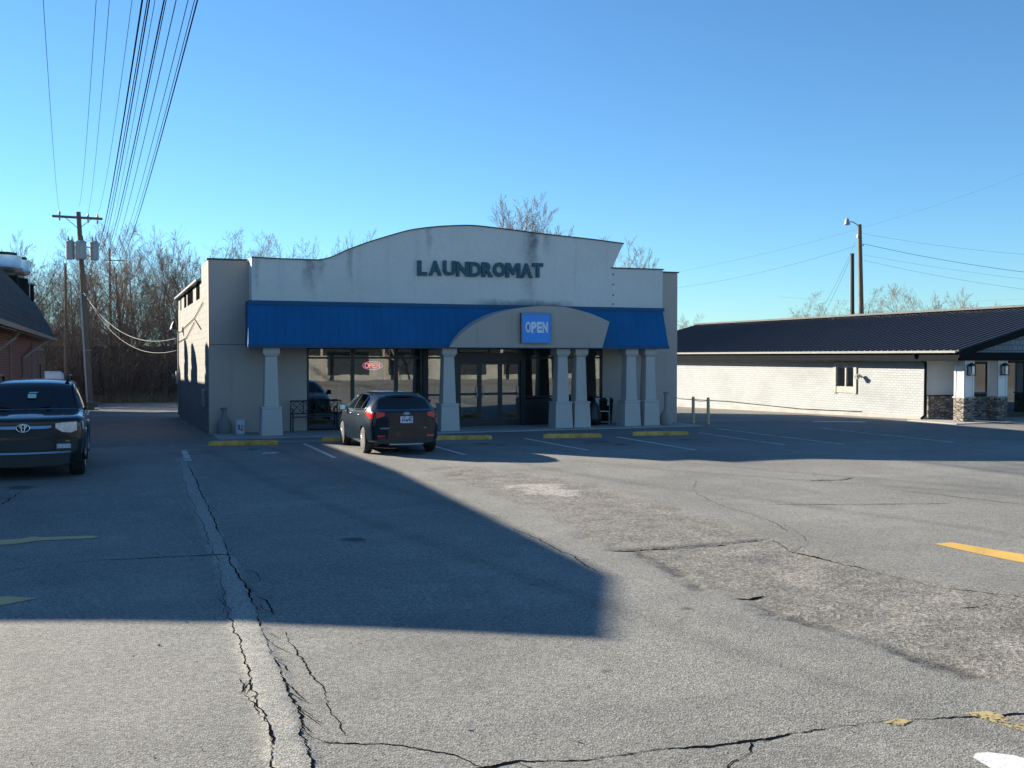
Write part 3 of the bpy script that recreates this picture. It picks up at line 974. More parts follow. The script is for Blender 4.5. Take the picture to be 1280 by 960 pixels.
for x0, x1, hs in ((10.345, 11.045, 1), (11.05, 11.75, -1), (11.755, 12.455, 1)):
    b = MB()
    y = FY + .02
    b.box(x0, x0 + .07, y - .03, y + .03, .03, 2.09)
    b.box(x1 - .07, x1, y - .03, y + .03, .03, 2.09)
    b.box(x0 + .07, x1 - .07, y - .03, y + .03, 2.0, 2.09)
    b.box(x0 + .07, x1 - .07, y - .03, y + .03, .03, .24)
    b.box(x0 + .07, x1 - .07, y - .028, y + .028, 1.02, 1.10)
    d = L(b, 'door', M['bronze'])
    g = MB()
    g.box(x0 + .07, x1 - .07, y - .006, y + .006, .24, 2.0)
    L(g, 'pane', M['glass'], d)
    h = MB()
    hx = x1 - .10 if hs > 0 else x0 + .10
    h.tube([(hx, y - .03, .95), (hx, y - .09, .97), (hx, y - .09, 1.28), (hx, y - .03, 1.30)], .012, 6)
    L(h, 'handle', M['galv'], d)
# sales floor behind the glass
b = MB()
b.box(FX0 + .25, FX1 - .25, FY + .25, BY - .25, -.02, .02)
L(b, 'shop_floor', M['floor_in'])
b = MB()
b.box(FX0 + .26, FX1 - .26, 39.0, 39.1, .02, 3.0)
b.box(FX0 + .26, FX1 - .26, FY + .26, 39.0, 2.95, 3.0)
b.box(FX0 + .26, FX0 + .3, FY + .26, 39.0, .02, 2.95)
b.box(FX1 - .3, FX1 - .26, FY + .26, 39.0, .02, 2.95)
L(b, 'shop_wall', M['wall_in'])
for i in range(8):
    x = 5.9 + i * .8
    b = MB()
    b.box(x, x + .7, 36.2, 36.98, .021, 1.9)
    o = L(b, 'dryer', M['white_plastic'], bevel=.02)
    b = MB()
    b.lathe([(.20, 0), (.24, -.03), (.24, 0)], (x + .35, 36.2, 1.1), 20, 'y')
    L(b, 'dryer_door', M['galv'], o)

# walk along the front
b = MB()
b.box(2.75, 17.9, 28.95, FY - .002, -.05, .035)
walk = struct(b.build('sidewalk', M['concrete'], bevel=.01))

# ---- signs
sign = thing('wall_lettering', 'dark blue raised capital letters reading LAUNDROMAT on the off white parapet', 'sign', (8.79, PY0, 4.7))
x = 8.79
glyphs = [('L', .30, -.0), ('A', .40, .01), ('U', .40, .02), ('N', .41, 0), ('D', .40, 0), ('R', .38, 0), ('O', .42, .01), ('M', .49, .0), ('A', .40, 0), ('T', .36, .02)]
adv = [.345, .42, .405, .40, .395, .352, .405, .485, .375, .36]
cx = 8.79
for (g, w, dz), a in zip(glyphs, adv):
    if g == 'M':
        b = MB()
        b.prism([(0, 0), (.15, 0), (.15, .40), (.30, .10), (.36, .10), (.51, .40), (.51, 0), (.66, 0), (.66, .62), (.47, .62), (.33, .32), (.19, .62), (0, .62)], 'z', -.035, .035)
        o = b.build('letter', M['letter'], sign)
    else:
        o = text_mesh('letter', g, .60, .035, M['letter'], sign, .034 if g in 'LTO' else .026, sx=1.0, align='LEFT')
    bb = [Vector(c) for c in o.bound_box]
    bw = max(c.x for c in bb) - min(c.x for c in bb)
    bh = max(c.y for c in bb) - min(c.y for c in bb)
    s = w / bw
    sc = .46 / bh
    o.scale = (s, sc, 1)
    o.rotation_euler = (R(90), R(-.8 + 1.6 * random.random()), 0)
    o.location = (cx - 8.79 - min(c.x for c in bb) * s, -.045, dz + .02 + (cx - 8.79) * .008 - min(c.y for c in bb) * sc)
    cx += a + .022
OPENS = thing('open_sign', 'square bright blue lit sign reading OPEN on the arch over the doors', 'sign', (12.185, 29.30, 2.67))
N = NT('backlit_blue')
p_ = N.n('ShaderNodeBsdfPrincipled')
p_.inputs['Base Color'].default_value = (0.0, 0.12, 0.45, 1)
p_.inputs['Roughness'].default_value = .25
p_.inputs['Emission Color'].default_value = (0.0, 0.085, 0.36, 1)
p_.inputs['Emission Strength'].default_value = .16
M['open_blue'] = N.done(p_.outputs[0])
M['sign_white'] = mat('sign_white', (0.75, 0.78, 0.85), 0.4, 0.04)
M['sign_frame'] = mat('pale_blue_frame', (0.10, 0.26, 0.48), 0.4, 0.08)
b = MB()
W2, HH = .49, .92
b.box(-W2, W2, -.10, 0, 0, HH)
b.build('cabinet', M['trim_dark'], OPENS, bevel=.01)
b = MB()
for q in ((-W2 - .01, -W2 + .045, 0, HH), (W2 - .045, W2 + .01, 0, HH), (-W2 + .045, W2 - .045, -.01, .045), (-W2 + .045, W2 - .045, HH - .045, HH + .01)):
    b.box(q[0], q[1], -.125, -.101, q[2], q[3])
b.build('sign_frame', M['sign_frame'], OPENS)
b = MB()
b.box(-W2 + .045, W2 - .045, -.112, -.102, .045, HH - .045)
face = b.build('sign_face', M['open_blue'], OPENS)
cx = -.37
for i, g in enumerate('OPEN'):
    o = text_mesh('letter', g, .5, .004, M['sign_white'], face, .028, align='LEFT')
    bb = [Vector(c) for c in o.bound_box]
    bw, bh = max(c.x for c in bb) - min(c.x for c in bb), max(c.y for c in bb) - min(c.y for c in bb)
    s, sc = .178 / bw, .34 / bh
    o.scale = (s, sc, 1)
    o.rotation_euler = (R(90), 0, 0)
    o.location = (cx - min(c.x for c in bb) * s, -.118, .31 - min(c.y for c in bb) * sc)
    if g in 'PEN':
        cx += .188
        continue
    q = text_mesh('letter_fill', g, .5, .003, M['label_blue'] if i < 3 else M['label_red'], face, .0, align='LEFT')
    bb = [Vector(c) for c in q.bound_box]
    bw, bh = max(c.x for c in bb) - min(c.x for c in bb), max(c.y for c in bb) - min(c.y for c in bb)
    s, sc = .075 / bw, .20 / bh
    q.scale = (s, sc, 1)
    q.rotation_euler = (R(90), 0, 0)
    q.location = (cx + .052 - min(c.x for c in bb) * s, -.126, .38 - min(c.y for c in bb) * sc)
    cx += .188
# neon in the window
NEON = thing('neon_sign', 'small glowing red OPEN sign in an oval hung inside the storefront glass', 'sign', (7.62, 31.42, 1.98))
red_e, blue_e = emit_mat('neon_red', (1.0, 0.16, 0.16), 2.2), emit_mat('neon_blue', (0.75, 0.22, 0.55), 1.0)
b = MB()
ring = [(.31 * math.cos(a), 0, .125 * math.sin(a)) for a in np.linspace(0, 2 * math.pi, 40)]
b.tube(ring, .011, 6, False)
b.build('neon_ring', blue_e, NEON)
cx = -.235
for g in 'OPEN':
    b = MB()
    S = {'O': [[(.05 + .05 * math.cos(a), .07 + .065 * math.sin(a)) for a in np.linspace(0, 6.283, 16)]],
         'P': [[(0, 0), (0, .14), (.06, .14), (.09, .11), (.06, .07), (0, .07)]],
         'E': [[(.09, 0), (0, 0), (0, .14), (.09, .14)], [(0, .07), (.075, .07)]],
         'N': [[(0, 0), (0, .14), (.09, 0), (.09, .14)]]}[g]
    for s in S:
        b.tube([(cx + x_, 0, z_ - .07) for x_, z_ in s], .012, 6)
    b.build('letter', red_e, NEON)
    cx += .122
b = MB()
b.tube([(-.2, .0, .1), (-.2, .02, .9)], .004, 4)
b.tube([(.2, .0, .1), (.2, .02, .9)], .004, 4)
b.build('hanger', M['black'], NEON)
# wall lamp, meter box and conduit on the alley side
lamp = thing('wall_lamp', 'black gooseneck lamp on the sunlit alley wall', 'lamp', (2.72, 42.3, 3.35))
b = MB()
b.lathe([(.03, .28), (.07, .22), (.15, .0), (.16, -.03), (.02, -.03)], (-.32, 0, 0), 14)
b.build('lamp_shade', M['black'], lamp)
b = MB()
b.tube([(0, 0, -.05), (-.1, 0, -.15), (-.32, 0, -.1), (-.32, 0, 0)], .02, 6)
b.box(-.03, 0, -.08, .08, -.15, .05)
b.build('arm', M['black'], lamp)
meter = thing('electric_meter', 'pale grey meter box with conduit at the back corner of the alley wall', 'meter', (2.72, 44.3, 1.4))
b = MB()
b.box(-.16, 0, -.18, .18, -.25, .25)
b.build('box', M['can'], meter, bevel=.01)
b = MB()
b.lathe([(.10, 0), (.10, .1), (.06, .13), (.001, .13)], (-.16, 0, .05), 14, 'x')
b.v = [(2 * -.16 - p[0], p[1], p[2]) for p in b.v]
b.build('dial', M['glass'], meter)
b = MB()
b.tube([(-.06, 0, .25), (-.06, 0, 1.9)], .03, 6)
b.tube([(-.06, .05, -.25), (-.06, .05, -1.5)], .03, 6)
b.build('conduit', M['can'], meter)
b = MB()
b.box(FX0 - .10, FX0 - .002, 32.3, 32.7, .75, 1.25)
pb = b.build('junction_box', M['can'], bevel=.01)
tag(pb, 'grey metal box fixed low on the alley wall near the front corner', 'box')
b = MB()
b.tube([(FX0 - .03, 32.8, 3.9), (FX0 - .03, 36.0, 3.55), (FX0 - .03, 42.2, 3.3)], .012, 5)
b.tube([(FX0 - .03, 33.5, 3.1), (FX0 - .03, 36.0, 3.5)], .012, 5)
b.tube([(FX0 - .03, 36.2, 3.4), (FX0 - .03, 40, 2.95), (FX0 - .03, 45.0, 2.85)], .012, 5)
tag(b.build('wall_cable', M['wire']), 'thin dark cable strung across the sunlit alley wall', 'cable')

# ================================================================== WHITE BRICK SHOP (right of the lot)
WB = thing('brick_shop', 'low white painted brick building with dark ribbed roof and stone pillared porch', 'building', (27.1, 29.0, 0))


def Wb(mb, name, m, parent=None, **kw):
    mb.xform(Matrix.Translation((-27.1, -29.0, 0)))
    return mb.build(name, m, parent or WB, **kw)


WX, WY0, WY1, WX1 = 27.1, 29.0, 53.6, 38.9
WZ = 2.30
# long side wall with a window opening
wy0, wy1, wz0, wz1 = 32.62, 33.94, .86, 2.03
b = MB()
b.box(WX, WX + .25, WY0, wy0, -.2, WZ)
b.box(WX, WX + .25, wy1, WY1, -.75, WZ)
b.box(WX, WX + .25, wy0, wy1, -.4, wz0)
b.box(WX, WX + .25, wy0, wy1, wz1, WZ)
Wb(b, 'side_wall', M['white_brick'])
b = MB()
b.box(WX + .25, WX1, WY1 - .25, WY1, -.75, WZ)
b.box(WX1 - .25, WX1, WY0 + .25, WY1 - .25, -.75, WZ)
Wb(b, 'rear_wall', M['white_brick'])
b = MB()
b.prism([(WY0 + .03, -.2), (WY1, -.75), (WY1, -.26), (46.0, -.14), (38.0, .02), (WY0 + .03, .12)], 'x', WX - .07, WX - .003)
Wb(b, 'base_course', M['concrete'])
# side window
b = MB()
t = .14
b.box(WX - .05, WX + .1, wy0 - .03, wy0 + t, wz0 - .05, wz1 + .05)
b.box(WX - .05, WX + .1, wy1 - t, wy1 + .03, wz0 - .05, wz1 + .05)
b.box(WX - .03, WX + .1, wy0 + t, wy1 - t, wz1 - .20, wz1 + .03)
b.box(WX - .03, WX + .1, wy0 + t, wy1 - t, wz0 - .03, wz0 + .22)
b.box(WX - .015, WX + .08, 33.22, 33.30, wz0 + .22, wz1 - .20)
wf = Wb(b, 'side_window', M['window_trim'], bevel=.006)
b = MB()
b.box(WX + .04, WX + .05, wy0 + t, wy1 - t, wz0 + .22, wz1 - .20)
Wb(b, 'pane', M['dark_glass'], wf)
# roof: two ribbed slopes over the length, overhanging porch gable towards the lot
RX, RZ, EZ, EX0 = 33.0, 4.17, 2.46, 26.62
RY0, RY1 = 26.95, 54.0
for sgn, nm in ((1, 'roof'), (-1, 'roof')):
    b = MB()
    xe = EX0 if sgn > 0 else 2 * RX - EX0
    v = [(xe, RY0, EZ), (RX, RY0, RZ), (RX, RY1, RZ), (xe, RY1, EZ)]
    v2 = [(p[0], p[1], p[2] - .07) for p in v]
    b.add(v + v2, [(0, 1, 2, 3), (7, 6, 5, 4), (0, 4, 5, 1), (1, 5, 6, 2), (2, 6, 7, 3), (3, 7, 4, 0)])
    n = 88 if sgn > 0 else 2
    for i in range(n + 1):
        y = RY0 + .06 + (RY1 - RY0 - .12) * i / n
        sl = (RZ - EZ) / (RX - xe)
        w = .022
        pts = [(-w * 1.6, .002), (-w * .6, .034), (w * .6, .034), (w * 1.6, .002)]
        vv = [(xe, y + a, EZ + h) for a, h in pts] + [(RX, y + a, RZ + h) for a, h in pts]
        b.add(vv, [(0, 1, 5, 4), (1, 2, 6, 5), (2, 3, 7, 6), (0, 3, 2, 1)])
    Wb(b, nm, M['navy_roof'], weld=False)
b = MB()
b.box(RX - .22, RX + .22, RY0 - .01, RY1, RZ + .0, RZ + .085)
Wb(b, 'ridge_cap', M['navy_roof'])
b = MB()
b.box(EX0 - .12, EX0 - .005, RY0 + .05, RY1, EZ - .075, EZ - .02)
b.box(EX0 - .13, EX0 - .121, RY0 + .05, RY1, EZ - .04, EZ - .005)
Wb(b, 'gutter', M['gutter'])
b = MB()
b.box(EX0 - .002, EX0 + .03, RY0 + .04, RY1, EZ - .36, EZ - .03)
b.box(EX0 + .03, WX + .3, WY0 - .05, RY1 - .05, EZ - .30, EZ - .27)
b.box(EX0 + .03, WX + .26, RY0 + .3, WY0 - .05, EZ - .30, EZ - .27)
Wb(b, 'soffit', M['trim_dark'])
# porch gable with shingle cladding, dark rake boards and beam
b = MB()
gy0, gy1 = 27.22, 27.34
b.prism([(EX0 + .28, EZ - .02), (RX, RZ - .12), (2 * RX - EX0 - .28, EZ - .02), (2 * RX - EX0 - .28, EZ - .06), (EX0 + .28, EZ - .06)], 'y', gy0, gy1)
Wb(b, 'gable', M['shake'])
b = MB()
for s in (1, -1):
    xe = EX0 - .02 if s > 0 else 2 * RX - EX0 + .02
    b.prism([(xe, EZ - .02), (RX, RZ - .02), (RX, RZ - .26), (xe, EZ - .25)], 'y', RY0 - .03, RY0 + .02)
b.box(EX0 + .3, 2 * RX - EX0 - .3, gy0 - .03, gy1 + .1, EZ - .34, EZ - .062)
Wb(b, 'rake_board', M['trim_dark'])
b = MB()
b.box(EX0 + .3, 2 * RX - EX0 - .3, gy1 + .1, WY0, EZ - .27, EZ - .24)
Wb(b, 'porch_ceiling', M['siding'])
# front wall under the porch
b = MB()
fx = [(27.1, 28.42), (30.02, 30.75), (32.9, WX1)]
for x0, x1 in fx:
    b.box(x0 + (.001 if x0 > 27.2 else .02), x1, WY0 - .02, WY0 + .2, .86, EZ - .28)
b.box(28.42, 30.02, WY0 - .02, WY0 + .2, 2.06, EZ - .28)
b.box(30.75, 32.9, WY0 - .02, WY0 + .2, 2.10, EZ - .28)
Wb(b, 'front_wall', M['siding'])
b = MB()
b.box(27.14, 30.70, WY0 - .12, WY0 + .1, -.05, .84)
b.box(32.95, WX1, WY0 - .12, WY0 + .1, -.05, .84)
Wb(b, 'stone_wainscot', M['stone'])
b = MB()
b.box(27.12, 30.74, WY0 - .15, WY0 + .1, .841, .88)
Wb(b, 'stone_cap', M['trim_dark'])
b = MB()
for q in ((28.42, 28.50, .88, 2.06), (29.94, 30.02, .88, 2.06), (28.50, 29.94, .88, .96), (28.50, 29.94, 1.98, 2.06), (29.18, 29.24, .96, 1.98)):
    b.box(q[0], q[1], WY0 - .04, WY0 + .04, q[2], q[3])
fw = Wb(b, 'front_window', M['bronze'])
b = MB()
b.box(28.5, 29.94, WY0, WY0 + .012, .96, 1.98)
Wb(b, 'pane', M['dark_glass'], fw)
b = MB()
for q in ((30.75, 30.83, 0, 2.1), (32.82, 32.9, 0, 2.1), (31.78, 31.87, 0, 2.02), (30.83, 32.82, 2.02, 2.1), (30.83, 31.78, 0, .2), (31.87, 32.82, 0, .2)):
    b.box(q[0], q[1], WY0 - .04, WY0 + .04, q[2], q[3])
dr = Wb(b, 'door', M['bronze'])
b = MB()
b.box(30.83, 32.82, WY0, WY0 + .012, .2, 2.02)
Wb(b, 'pane', M['dark_glass'], dr)
b = MB()
b.tube([(31.72, WY0 - .1, .95), (31.72, WY0 - .1, 1.3)], .014, 6)
Wb(b, 'handle', M['galv'], dr)
# corner downspout
b = MB()
b.tube([(EX0 - .06, 28.95, EZ - .10), (EX0 - .04, 28.95, EZ - .22), (WX - .06, 28.92, EZ - .42), (WX - .07, 28.92, .18), (WX - .28, 28.85, .06)], .05, 8)
Wb(b, 'downspout', M['trim_dark'])
# interior dark box behind the panes
b = MB()
b.box(WX + .3, WX1 - .3, WY0 + .9, WY0 + 1.0, 0, 2.1)
b.box(WX + .3, WX + 2.5, 35.0, 35.1, 0, 2.1)
Wb(b, 'inner_wall', M['interior'])
b = MB()
b.box(WX + .3, WX1 - .3, WY0 + .25, WY1 - .3, 2.12, 2.15)
Wb(b, 'inner_ceiling', M['interior'])
# porch pillars: ledge stone below, white boxed post above, lantern on the front
for i, px_ in enumerate((27.42, 28.92, 33.4)):
    pl = MB()
    pl.box(px_ - .235, px_ + .235, 27.28, 27.76, .03, .83)
    p = Wb(pl, 'porch_pillar', M['stone'], bevel=.02)
    c = MB()
    c.box(px_ - .255, px_ + .255, 27.25, 27.79, .83, .88)
    Wb(c, 'cap_stone', M['concrete'], p)
    c = MB()
    c.box(px_ - .20, px_ + .20, 27.32, 27.72, .88, EZ - .345)
    for ex in (-1, 1):
        c.box(px_ + ex * .2 - .03, px_ + ex * .2 + .03, 27.295, 27.32, .88, EZ - .345)
    c.box(px_ - .225, px_ - .20, 27.295, 27.36, .88, EZ - .345)
    c.box(px_ - .225, px_ - .20, 27.68, 27.745, .88, EZ - .345)
    Wb(c, 'post', M['white_trim'], p)
    if i < 2:
        nm = ('black box lantern on the first porch pillar, next to the brick corner', 'black box lantern on the second porch pillar, next to the dark door')[i]
        ln = thing('wall_lantern', nm, 'lantern', (px_, 27.30, 1.78), 0, 'lanterns on the porch pillars')
        c = MB()
        c.taper(0, -.11, .17, .26, .10, .10, .03, .03)
        c.box(-.11, .11, -.22, 0, .15, .17)
        c.box(-.10, .10, -.21, -.01, -.17, -.14)
        for ax in (-.095, .075):
            for ay in (-.21, -.03):
                c.box(ax, ax + .02, ay, ay + .02, -.14, .15)
        c.box(-.04, .04, -.01, .02, -.1, .2)
        c.build('lantern_frame', M['black'], ln)
        c = MB()
        c.box(-.075, .075, -.185, -.035, -.13, .14)
        c.build('lantern_glass', M['clear_lens'], ln)
b = MB()
b.box(26.2, 38.9, 26.6, 28.88, -.05, .03)
struct(b.build('porch_walk', M['concrete'], bevel=.01))
cam_ = thing('security_light', 'small white floodlight on the sunlit white brick beside the window', 'light', (WX, 32.38, 1.5))
b = MB()
b.lathe([(.05, 0), (.05, .03), (.02, .05)], (0, 0, 0), 12, 'x')
b.v = [(-p[0], p[1], p[2]) for p in b.v]
b.tube([(-.04, 0, 0), (-.14, -.02, .03)], .018, 6)
b.build('bracket', M['white_plastic'], cam_)
b = MB()
b.taper(0, 0, -.10, .10, .085, .085, .06, .06)
b.xform(Matrix.Translation((-.2, -.06, .0)) @ Matrix.Rotation(R(65), 4, 'Y'))
b.build('lamp_head', M['can'], cam_, bevel=.01)
b = MB()
b.tube([(WX - .02, 32.3, .14), (WX - .02, 36, .06), (WX - .02, 41.5, .16), (WX - .02, 46, .12), (WX - .02, 47, .25)], .014, 5)
tag(b.build('wall_cable', M['wire']), 'black cable drooping along the foot of the white brick wall', 'cable')

# ================================================================== BROWN BRICK RESTAURANT (edge of the alley)
RS = thing('restaurant', 'brown brick building with steep dark slate shingled mansard roof beside the alley', 'building', (-3.15, 60.0, 0))


def Rs(mb, name, m, parent=None, **kw):
    mb.xform(Matrix.Translation((3.15, -60.0, 0)))
    return mb.build(name, m, parent or RS, **kw)


RWX = -3.15                                  # wall face towards the alley
EVX, TPX, EVZ, TPZ = -2.62, -3.45, 3.20, 5.0
NY, FYR = 18.3, 60.0                         # near and far ends
b = MB()
# unseen near end: slant and roof edge shaped to cast the lot's big shadow
wallp = [(RWX, 22.5), (RWX, FYR - .6), (-19.0, FYR - .6), (-19.0, 26.5), (-9.2, 22.6), (-4.6, 20.4)]
b.prism(wallp, 'z', -.7, 3.05)
Rs(b, 'wall', M['red_brick'])
b = MB()
outer = [(EVX, 20.4), (EVX, 30.0), (EVX, FYR + .4), (-19.6, FYR + .4), (-19.6, 24.6), (-9.3, 20.6), (-7.2, 19.6), (-4.4, 18.3)]
inner = [(-3.5, 20.8), (-3.0, 31.0), (TPX, 58.2), (-18.8, 58.2), (-18.8, 25.1), (-9.17, 21.1), (-7.29, 20.33), (-4.57, 18.74)]
prof = []
for t in (0, .35, .7, 1.0):
    h = EVZ + (TPZ - EVZ) * (t ** .85 if t else 0)
    prof.append([(o[0] + (i[0] - o[0]) * t, o[1] + (i[1] - o[1]) * t, h) for o, i in zip(outer, inner)])
v = [p for ring in prof for p in ring]
f = []
for k in range(len(prof) - 1):
    for j in range(8):
        j2 = (j + 1) % 8
        f.append((k * 8 + j, k * 8 + j2, k * 8 + 8 + j2, k * 8 + 8 + j))
f.append(tuple(range(7, -1, -1)))
f.append(tuple(24 + j for j in range(8)))
b.add(v, f)
roof = Rs(b, 'roof', M['shingle'])
b = MB()
b.box(EVX - .02, EVX + .10, 20.6, FYR + .4, EVZ - .12, EVZ + .02)
b.box(RWX - .3, EVX - .02, 21.0, FYR + .3, EVZ - .16, EVZ - .13)
b.tube([(EVX + .04, 36.0, EVZ - .1), (EVX - .1, 36.0, EVZ - .35), (RWX + .06, 33.2, 2.35), (RWX + .06, 33.0, .0)], .05, 6)
b.tube([(EVX + .04, 52.0, EVZ - .1), (EVX - .1, 52.0, EVZ - .3), (RWX + .06, 44.4, 2.2), (RWX + .06, 44.0, .0)], .05, 6)
Rs(b, 'gutter', M['brown_trim'])
for y in (39.0, 50.0, 54.5, 58.8):
    b = MB()
    b.box(RWX - .002, RWX + .06, y, y + .25, -.6, 2.9)
    Rs(b, 'trim_board', M['brown_trim'])
for y0, y1 in ((50.25, 54.5), (54.75, 58.8)):
    b = MB()
    b.box(RWX - .002, RWX + .05, y0, y1, 2.55, 2.68)
    Rs(b, 'trim_board', M['brown_trim'])
b = MB()
b.box(RWX + .0, RWX + .03, 55.2, 56.3, -.4, 1.9)
Rs(b, 'door', M['trim_dark'])

def fan(y, x, r, lab, z0, curb):
    t = thing('roof_fan', lab, 'exhaust fan', (x, y, 4.99), 0, 'exhaust fans on the restaurant roof')
    c = MB()
    c.box(-r * .8, r * .8, -r * .8, r * .8, 0, curb)
    c.build('curb', M['trim_dark'], t)
    c = MB()
    c.lathe([(r * .55, curb), (r * .62, curb + .12), (r * .95, curb + .22), (r * 1.03, curb + .32), (r * .98, curb + .40), (r * .98, curb + .80), (r * .80, curb + .80), (r * .80, curb + .6), (.01, curb + .6)], (0, 0, 0), 28)
    c.build('bowl', M['alu'], t, smooth='auto')
    c = MB()
    c.lathe([(r * .74, curb + .62), (r * .78, curb + .93), (.01, curb + .95)], (0, 0, 0), 24)
    c.build('cap', M['black'], t, smooth='auto')
    return t


fan(46.0, -3.98, .80, 'big spun aluminium exhaust fan, nearer one on the mansard roof', 0, .48)
fan(49.5, -3.72, .62, 'spun aluminium exhaust fan on the mansard roof half hidden behind the bigger one', 0, .62)
fan(41.5, -4.75, .75, 'made-up third exhaust fan, added out of view to cast shadow streaks on the alley wall', 0, .9)  # unseen extra fan, added to throw shadow streaks on the laundromat side wall
hv = thing('rooftop_unit', 'small metal box unit on the restaurant roof behind the exhaust fans', 'unit', (-3.62, 54.0, 4.9))
c = MB()
c.box(-.35, .35, -.5, .5, .0, .75)
c.build('housing', M['trim_dark'], hv, bevel=.02)
c = MB()
c.box(-.42, .42, -.56, .56, .75, .83)
c.box(.20, .24, -.52, -.501, .05, .75)
c.build('lid', M['can'], hv)

# ================================================================== THINGS FAR BEHIND
wh = thing('warehouse', 'long pale far building glimpsed through the bare thicket', 'building', (-20, 104, -.5))
b = MB()
b.box(-22, 22, 0, 12, 0, 4.9)
b.build('wall', M['far_white'], wh)
b = MB()
b.prism([(-.5, 4.9), (6, 5.7), (12.5, 4.9)], 'x', -22.4, 22.4)
b.build('roof', M['can'], wh)
b = MB()
for x in (-15, -6, 4, 12):
    b.box(x, x + 3, -.02, .0, 0, 3.2)
b.build('loading_door', M['trim_dark'], wh)
sh = thing('storage_shed', 'pale pinkish metal shed just past the end of the restaurant', 'shed', (-7.2, 73.0, -.54))
b = MB()
b.box(-1.6, 1.6, 0, 3, 0, 2.5)
b.build('wall', M['far_white'], sh)
b = MB()
b.prism([(-1.8, 2.5), (0, 3.1), (1.8, 2.5)], 'y', -.15, 3.15)
b.build('roof', M['can'], sh)
dm = thing('dumpster', 'dark green steel dumpster in front of the pale shed', 'dumpster', (-4.9, 68.0, -.54))
b = MB()
b.prism([(-.9, 0), (.9, 0), (1.05, 1.35), (-1.05, 1.5)], 'y', -1.0, 1.0)
b.build('bin', M['dumpster'], dm, bevel=.02)
b = MB()
b.box(-1.06, 1.06, -1.05, 0, 1.45, 1.52)
b.box(-1.06, 1.06, .01, 1.05, 1.45, 1.52)
b.build('lid', M['black'], dm)
tk = thing('propane_tank', 'white horizontal tank on a low frame behind the restaurant', 'tank', (-3.2, 66.5, -.54))
b = MB()
b.lathe([(.01, -.8), (.25, -.75), (.40, -.55), (.40, .55), (.25, .75), (.01, .8)], (0, 0, 1.55), 18, 'x')
b.build('tank_body', M['white_plastic'], tk, smooth=True)
b = MB()
for x in (-.5, .5):
    b.box(x - .06, x + .06, -.35, .35, 0, 1.2)
b.box(-1.6, 1.3, -.3, .3, 1.02, 1.10)
b.build('stand', M['brown_trim'], tk)

# ---- across the road, behind the viewpoint: what the storefront glass mirrors
st = thing('shopping_strip', 'long cream shop building across the road mirrored in the storefront glass', 'building', (20, -36, 0))
b = MB()
b.box(-26, 30, -12, 0, 0, 4.6)
b.build('wall', M['cream'], st)
b = MB()
b.box(-26.3, 30.3, -12.3, .3, 4.6, 4.9)
b.build('roof', M['brown_trim'], st)
for i in range(9):
    b = MB()
    b.box(-24.5 + i * 6, -20.5 + i * 6, .005, .06, .5, 2.7)
    w = b.build('shop_window', M['bronze'], st)
b = MB()
for i in range(10):
    b.box(-25.5 + i * 6, -25.3 + i * 6, 1.7, 1.9, 0, 3.3)
b.box(-26, 30, 0.05, 2.2, 3.3, 3.6)
b.build('walkway_canopy', M['brown_trim'], st)

